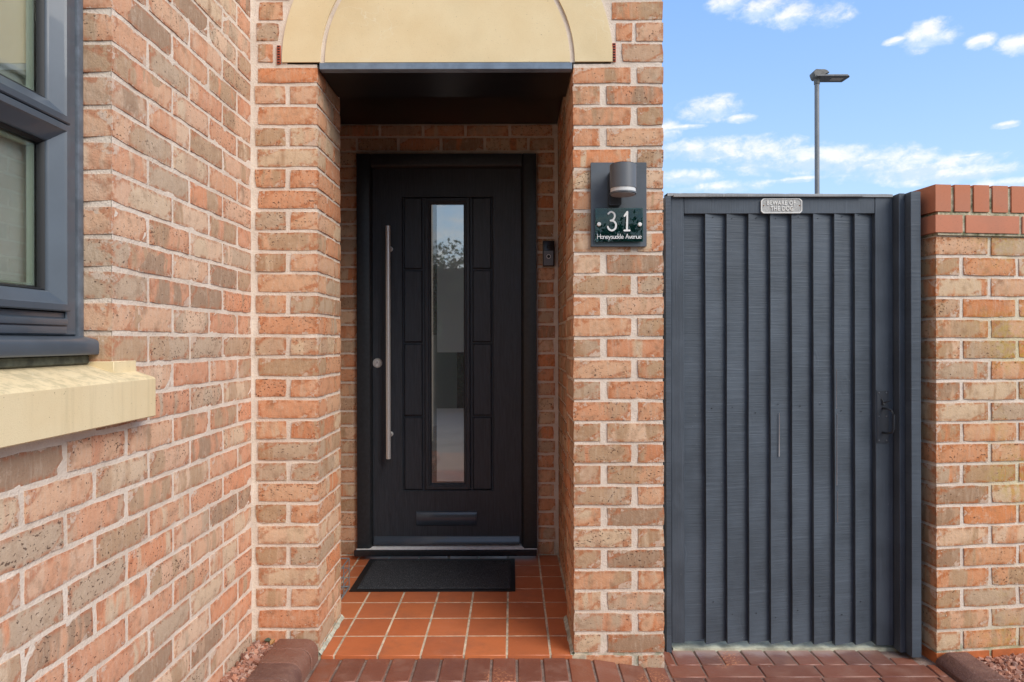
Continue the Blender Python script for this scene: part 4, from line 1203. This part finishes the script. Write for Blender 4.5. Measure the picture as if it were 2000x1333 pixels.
bm = bmesh.new(); add_tube(bm, [(hxx+.001, YT-.007, gZ(790)), (hxx+.001, YT-.016, gZ(789))], .005, 10)
add_tube(bm, [(hxx, YT-.014, gZ(788)), (hxx+.010, YT-.022, gZ(785)), (hxx+.020, YT-.030, gZ(782.5))], [.003, .0026, .0016], 8)
add_tube(bm, [(hxx, YT-.012, gZ(787)), (hxx-.006, YT-.010, gZ(780))], [.0026, .0014], 8)
put('thumb_latch', bm, M['upvc_dark'], lt, (hxx, YT-.01, 1.0))

gp = root('gate_post', (.584, YT, -.05), 'narrow dark grey gate post hard against the right pier', 'gate post')
plank('post', PX(1299, YT), gX(1309.8), YT-.010, YT+.06, gZ(1274), zt_-.002, M['gate'], gp)
gp2 = root('gate_post', (1.45, .1, -.04), 'stepped dark grey gate post between the gate and the garden wall', 'gate post')
Y1, Y2 = .083, .0465
plank('stop_batten', gX(1744), PX(1768, Y1), Y1, YT+.05, PZ(1277, Y1), PZ(379.5, Y1), M['gate_v'], gp2)
plank('post', PX(1768.3, Y1), PX(1799, Y2), Y2, YT+.05, PZ(1287, Y2), PZ(376, Y2), M['gate'], gp2)
plank('infill_strip', PX(1799, Y2)+.0005, 1.5195, .120, .14, -.03, 1.60, M['gate_v'], gp2)
th = box('threshold_strip', .60, 1.44, .128, .19, -.08, gz(1, 0)+.008, M['threshold']); tag(th, 'pale lichened concrete strip under the foot of the gate', 'threshold')
# sign on the gate
gs = root('gate_sign', (gX(1525), YT-.01, gZ(404)), 'small cast metal plate reading BEWARE OF THE DOG on the gate top rail', 'sign')
x0, x1, z0, z1 = gX(1485), gX(1565), gZ(419), gZ(390.5)
c = .008
def octo(e, dy0, dy1, bm): add_prism(bm, [(x0+e+c, z0+e), (x1-e-c, z0+e), (x1-e, z0+e+c), (x1-e, z1-e-c), (x1-e-c, z1-e), (x0+e+c, z1-e), (x0+e, z1-e-c), (x0+e, z0+e+c)], dy0, dy1, 'Y')
bm = bmesh.new(); octo(0, YT-.0085, YT-.0032, bm); plate = put('plate', bm, M['sign_alu'], gs, (gX(1525), YT, gZ(404)))
bm = bmesh.new()
o_ = [(x0+c, z0), (x1-c, z0), (x1, z0+c), (x1, z1-c), (x1-c, z1), (x0+c, z1), (x0, z1-c), (x0, z0+c)]
cxs, czs = (x0+x1)/2, (z0+z1)/2
i_ = [(p[0]+(.0028 if p[0] < cxs else -.0028), p[1]+(.0028 if p[1] < czs else -.0028)) for p in o_]
for k in range(8):
    a, b, d, e = o_[k], o_[(k+1) % 8], i_[(k+1) % 8], i_[k]
    lo = [bm.verts.new((p[0], YT-.0085, p[1])) for p in (a, b, d, e)]; hi = [bm.verts.new((p[0], YT-.0108, p[1])) for p in (a, b, d, e)]
    bm.faces.new(hi)
    for s in range(4): bm.faces.new((lo[s], lo[(s+1) % 4], hi[(s+1) % 4], hi[s]))
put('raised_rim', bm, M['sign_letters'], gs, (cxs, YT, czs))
for px in (1490.5, 1560.5):
    x, z = gX(px), gZ(404); bm = bmesh.new(); add_tube(bm, [(x, YT-.0100, z), (x, YT-.0085, z)], [.0015, .0026], 10)
    put('screw', bm, simple('rusty_screw', (.22,.10,.04), .8), gs, (x, YT, z))
def text_part(name, s, cx, cz, height, width, Yp, mat, parent, ext=.0022, spacing=1.2):
    cu = bpy.data.curves.new(name, 'FONT'); cu.body = s; cu.align_x = 'CENTER'; cu.size = 1; cu.extrude = ext; cu.space_character = spacing; cu.offset = .018
    o = bpy.data.objects.new('tmp', cu); COL.objects.link(o)
    bpy.context.view_layer.update()
    me = bpy.data.meshes.new_from_object(o.evaluated_get(bpy.context.evaluated_depsgraph_get()))
    bpy.data.objects.remove(o); bpy.data.curves.remove(cu)
    xs = [v.co.x for v in me.vertices]; ys = [v.co.y for v in me.vertices]; zs = [v.co.z for v in me.vertices]
    sx, sy = width/(max(xs)-min(xs)), height/(max(ys)-min(ys))
    mx_, my_, mz_ = (max(xs)+min(xs))/2, (max(ys)+min(ys))/2, max(zs)
    for v in me.vertices:
        x_, y_, z_ = v.co; v.co = ((x_-mx_)*sx, -(z_-mz_)*1.0-ext*2*0, (y_-my_)*sy)
    me.materials.clear(); me.materials.append(mat)
    bm = bmesh.new(); bm.from_mesh(me); bmesh.ops.recalc_face_normals(bm, faces=bm.faces); bm.to_mesh(me); bm.free()
    return link(name, me, parent, (cx, Yp, cz))
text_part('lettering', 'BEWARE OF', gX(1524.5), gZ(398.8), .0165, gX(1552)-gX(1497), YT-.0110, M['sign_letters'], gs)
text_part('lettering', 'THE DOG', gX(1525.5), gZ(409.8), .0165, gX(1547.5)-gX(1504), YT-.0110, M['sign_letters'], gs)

# ------------------------------------------------------------------ garden wall
TH = R(7.0)
gw = root('garden_wall', (1.522, .027, 0), 'brick garden wall with smooth red coping at the far right', 'wall', rotz=TH)
def bedG(m): return .0667+.075*m
zG = bedG(19)
bm = bmesh.new(); xe_ = 1.35
mortar_sheet(bm, REC, xe_, -.12, zG, REC, 'F', .016)
mortar_sheet(bm, REC, .22, -.12, zG, REC, 'W', .016)
add_box(bm, .014, xe_, .014, .21, -.12, zG-.002)
link('mortar', bm_mesh('mortar', bm, M['mortar'], recalc=False), gw, (0, 0, 0), local=True)
def gcorner(x0, x1, z0, z1, D, mat, nm='brick', clean=False, dy=0):
    me, Lq = brick_mesh(x1-x0, z1-z0, D, True, mat, rnd.randrange(5), clean)
    return link(nm, me, gw, ((x0+x1)/2, dy, (z0+z1)/2), None, ((x1-x0)/Lq, 1, 1), local=True)
for m_ in range(-2, 19):
    z0, z1 = bedG(m_)+J, bedG(m_+1)-J
    mat_ = M['plinth'] if m_ == -2 else M['brick_garden']; cl = m_ == -2
    if m_ % 2 == 0: gcorner(0, .211, z0, z1, .1025, mat_, clean=cl); x = .2215
    else: gcorner(0, .0985, z0, z1, .205, mat_, clean=cl); x = .109
    if m_ % 2 == 0:
        me, Lq = brick_mesh(.1, z1-z0, .03, False, mat_, rnd.randrange(5), cl)
        link('brick', me, gw, (0, .1025+.0095+.05, (z0+z1)/2), (0, 0, R(-90)), (.1/Lq, 1, 1), local=True)
    while x < xe_-.02:
        L = min(.213, xe_-x)
        brick(gw, x, x+L, z0, z1, 0, 'F', mat=mat_, local=True, clean=cl); x += L+.0105
# creasing course and soldier coping
bm = bmesh.new(); add_box(bm, .004, xe_, -.006, .205, zG-.001, zG+.0795); add_box(bm, .008, xe_, -.003, .2, zG+.079, zG+.172)
link('coping_mortar', bm_mesh('coping_mortar', bm, M['mossmortar']), gw, (0, 0, 0), local=True)
z0, z1 = zG+.0075, zG+.0715
gcorner(-.010, .098, z0, z1, .215, M['coping'], 'creasing_brick', True, -.012)
x = .110
while x < xe_:
    L = min(.214, xe_-x); me, Lq = brick_mesh(L, z1-z0, .215, True, M['coping'], rnd.randrange(5), True)
    link('creasing_brick', me, gw, (x+L/2, -.012, (z0+z1)/2), None, (L/Lq, 1, 1), local=True); x += L+.011
z0, z1 = zG+.0835, zG+.181
x = .0; pitch = .0755
while x < xe_:
    me, Lq = brick_mesh(.0625, z1-z0, .215, True, M['coping'], rnd.randrange(5), True)
    link('coping_brick', me, gw, (x+.031-.008, -.010+rnd.uniform(-.0015, .0015), (z0+z1)/2+rnd.uniform(-.001, .001)), (0, rnd.uniform(-.006, .006), 0), (.0625/Lq, 1, 1), local=True); x += pitch

# ------------------------------------------------------------------ fallen leaves in the left gravel
def leaf_obj(name, label, loc, size, rot, mat):
    bm = bmesh.new(); n = 8
    L_ = [bm.verts.new((size*(i/n-.5), .34*size*math.sin(math.pi*i/n), .1*size*math.sin(math.pi*i/n))) for i in range(n+1)]
    C_ = [bm.verts.new((size*(i/n-.5), 0, -.05*size*math.sin(math.pi*i/n))) for i in range(n+1)]
    R_ = [bm.verts.new((size*(i/n-.5), -.34*size*math.sin(math.pi*i/n), .14*size*math.sin(math.pi*i/n))) for i in range(n+1)]
    for i in range(n):
        for A, B in ((L_, C_), (C_, R_)): bm.faces.new((A[i], A[i+1], B[i+1], B[i]))
    bmesh.ops.remove_doubles(bm, verts=bm.verts, dist=1e-5)
    o = link(name, bm_mesh(name, bm, mat), None, loc, rot); tag(o, label, 'leaf')
leaf_obj('fallen_leaf', 'dark crumpled leaf on the gravel in the wall corner', (-.862, -.018, .060), .028, (.5, .2, .4), M['leaf_dark'])
leaf_obj('fallen_leaf', 'orange yellow dry leaf on the gravel beside the round kerb', (-.842, -.030, .060), .026, (.3, -.5, 1.1), M['leaf_tan'])

# ------------------------------------------------------------------ street lamp
YLp = 10.0
sl = root('street_lamp', (PX(1596.5, YLp), YLp, -.05), 'grey street lamp rising behind the side gate against the sky', 'street lamp')
lxx = PX(1596.5, YLp); zp = PZ(163, YLp)
bm = bmesh.new(); add_tube(bm, [(lxx, YLp, -.08), (lxx, YLp, 1.6), (lxx, YLp, 1.62), (lxx, YLp, zp)], [.075, .075, .043, .041], 20)
for f in bm.faces: f.smooth = True
put('pole', bm, M['lamp_post'], sl, (lxx, YLp, 2))
bm = bmesh.new(); add_tube(bm, [(lxx, YLp, PZ(166.5, YLp)), (lxx, YLp, PZ(148, YLp))], [.050, .056], 16); put('spigot', bm, M['lamp_head'], sl, (lxx, YLp, zp))
def hp(px, py, d=0): return (PX(px, YLp+d), PZ(py, YLp))
bm = bmesh.new()
# flat head seen from below; long axis to the right and towards the viewer
L0, L1 = PX(1590, YLp), PX(1661, YLp)
zt3, zb3 = PZ(146, YLp), PZ(149.5, YLp)
top = [(PX(1597, YLp-.13), -.13), (PX(1660, YLp-.13), -.13), (PX(1660.5, YLp-.06), -.06), (PX(1645, YLp+.19), .19), (PX(1600, YLp+.19), .19)]
zb3 = PZ(149.5, YLp-.13); zt3 = zb3+.035; mxx = (L0+L1)/2
A = [bm.verts.new((p[0], YLp+p[1], zb3)) for p in top]; B = [bm.verts.new((mxx+(p[0]-mxx)*.93, YLp+.03+(p[1]-.03)*.85, zt3)) for p in top]
for k in range(5): bm.faces.new((A[k], A[(k+1) % 5], B[(k+1) % 5], B[k]))
bm.faces.new(A[::-1]); bm.faces.new(B)
head = put('lamp_head', bm, M['lamp_head'], sl, (lxx+.2, YLp, zt3))
bm = bmesh.new(); q = [(PX(1626, YLp-.03), -.03), (PX(1650, YLp-.03), -.03), (PX(1642, YLp+.10), .10), (PX(1621, YLp+.10), .10)]
A = [bm.verts.new((p[0], YLp+p[1], zb3-.004)) for p in q]; B = [bm.verts.new((p[0], YLp+p[1], zb3+.001)) for p in q]
for k in range(4): bm.faces.new((A[k], A[(k+1) % 4], B[(k+1) % 4], B[k]))
bm.faces.new(A[::-1]); bm.faces.new(B)
put('lens', bm, M['lamp_lens'], head, (lxx+.3, YLp, zb3))
bm = bmesh.new()
prf = [hp(1585.3, 145.5), hp(1591.5, 139.5), hp(1606, 140.5), hp(1612, 141), hp(1618, 146.5), hp(1600, 152), hp(1592, 158), hp(1588.5, 155)]
add_prism(bm, prf, YLp-.09, YLp+.09, 'Y'); bmesh.ops.bevel(bm, geom=list(bm.edges), offset=.012, segments=1, affect='EDGES')
put('knuckle', bm, M['lamp_head'], sl, (lxx, YLp, zt3))
xx, zz = hp(1609.5, 139); bm = bmesh.new(); add_tube(bm, [(xx, YLp, zz-.03), (xx, YLp, zz), (xx, YLp, zz+.015)], [.034, .030, .020], 14); put('photocell', bm, M['lamp_top'], sl, (xx, YLp, zz))

# ------------------------------------------------------------------ hedge across the drive (seen mirrored in the door glass)
def hedge():
    r = random.Random(9); h = root('hedge', (0, -6.6, 0), 'green hedge across the drive behind the viewer', 'hedge')
    verts, faces, tone = [], [], []
    for _ in range(26000):
        x = r.uniform(-4.5, 4.5); ph = mnoise.noise(Vector((x*1.3, 0, 0)))
        top = 2.58+.16*ph+.12*mnoise.noise(Vector((x*5, 1, 0)))
        u = r.random()**.55; z = -.03+top*u+(abs(r.gauss(0, .10)) if u > .96 else 0)
        yy = -6.15-.25*mnoise.noise(Vector((x*2, z*2, 0)))-abs(r.gauss(0, .22))
        s = r.uniform(.028, .055); a = Vector((r.gauss(0, 1), r.gauss(0, 1), r.gauss(0, 1))).normalized()
        b = a.cross(Vector((r.gauss(0, 1), r.gauss(0, 1), r.gauss(0, 1)))).normalized()
        c0 = Vector((x, yy, z)); base = len(verts)
        for q in (a*s, b*s*.5, -a*s, -b*s*.5): verts.append(c0+q); tone.append(min(1, max(0, .5+r.gauss(0, .3))))
        faces.append((base, base+1, base+2, base+3))
    me = bpy.data.meshes.new('foliage'); me.from_pydata([tuple(v-Vector((0, -6.6, 0))) for v in verts], [], faces); me.materials.append(M['hedge']); rim_attr(me, tone, 'tone')
    link('foliage', me, h, (0, -6.6, 0))
    bm = bmesh.new(); add_box(bm, -4.4, 4.4, -6.9, -6.45, -.03, 2.3)
    put('inner_growth', bm, simple('dark_inner_growth', (.012,.02,.008), .9), h, (0, -6.6, 0))
hedge()
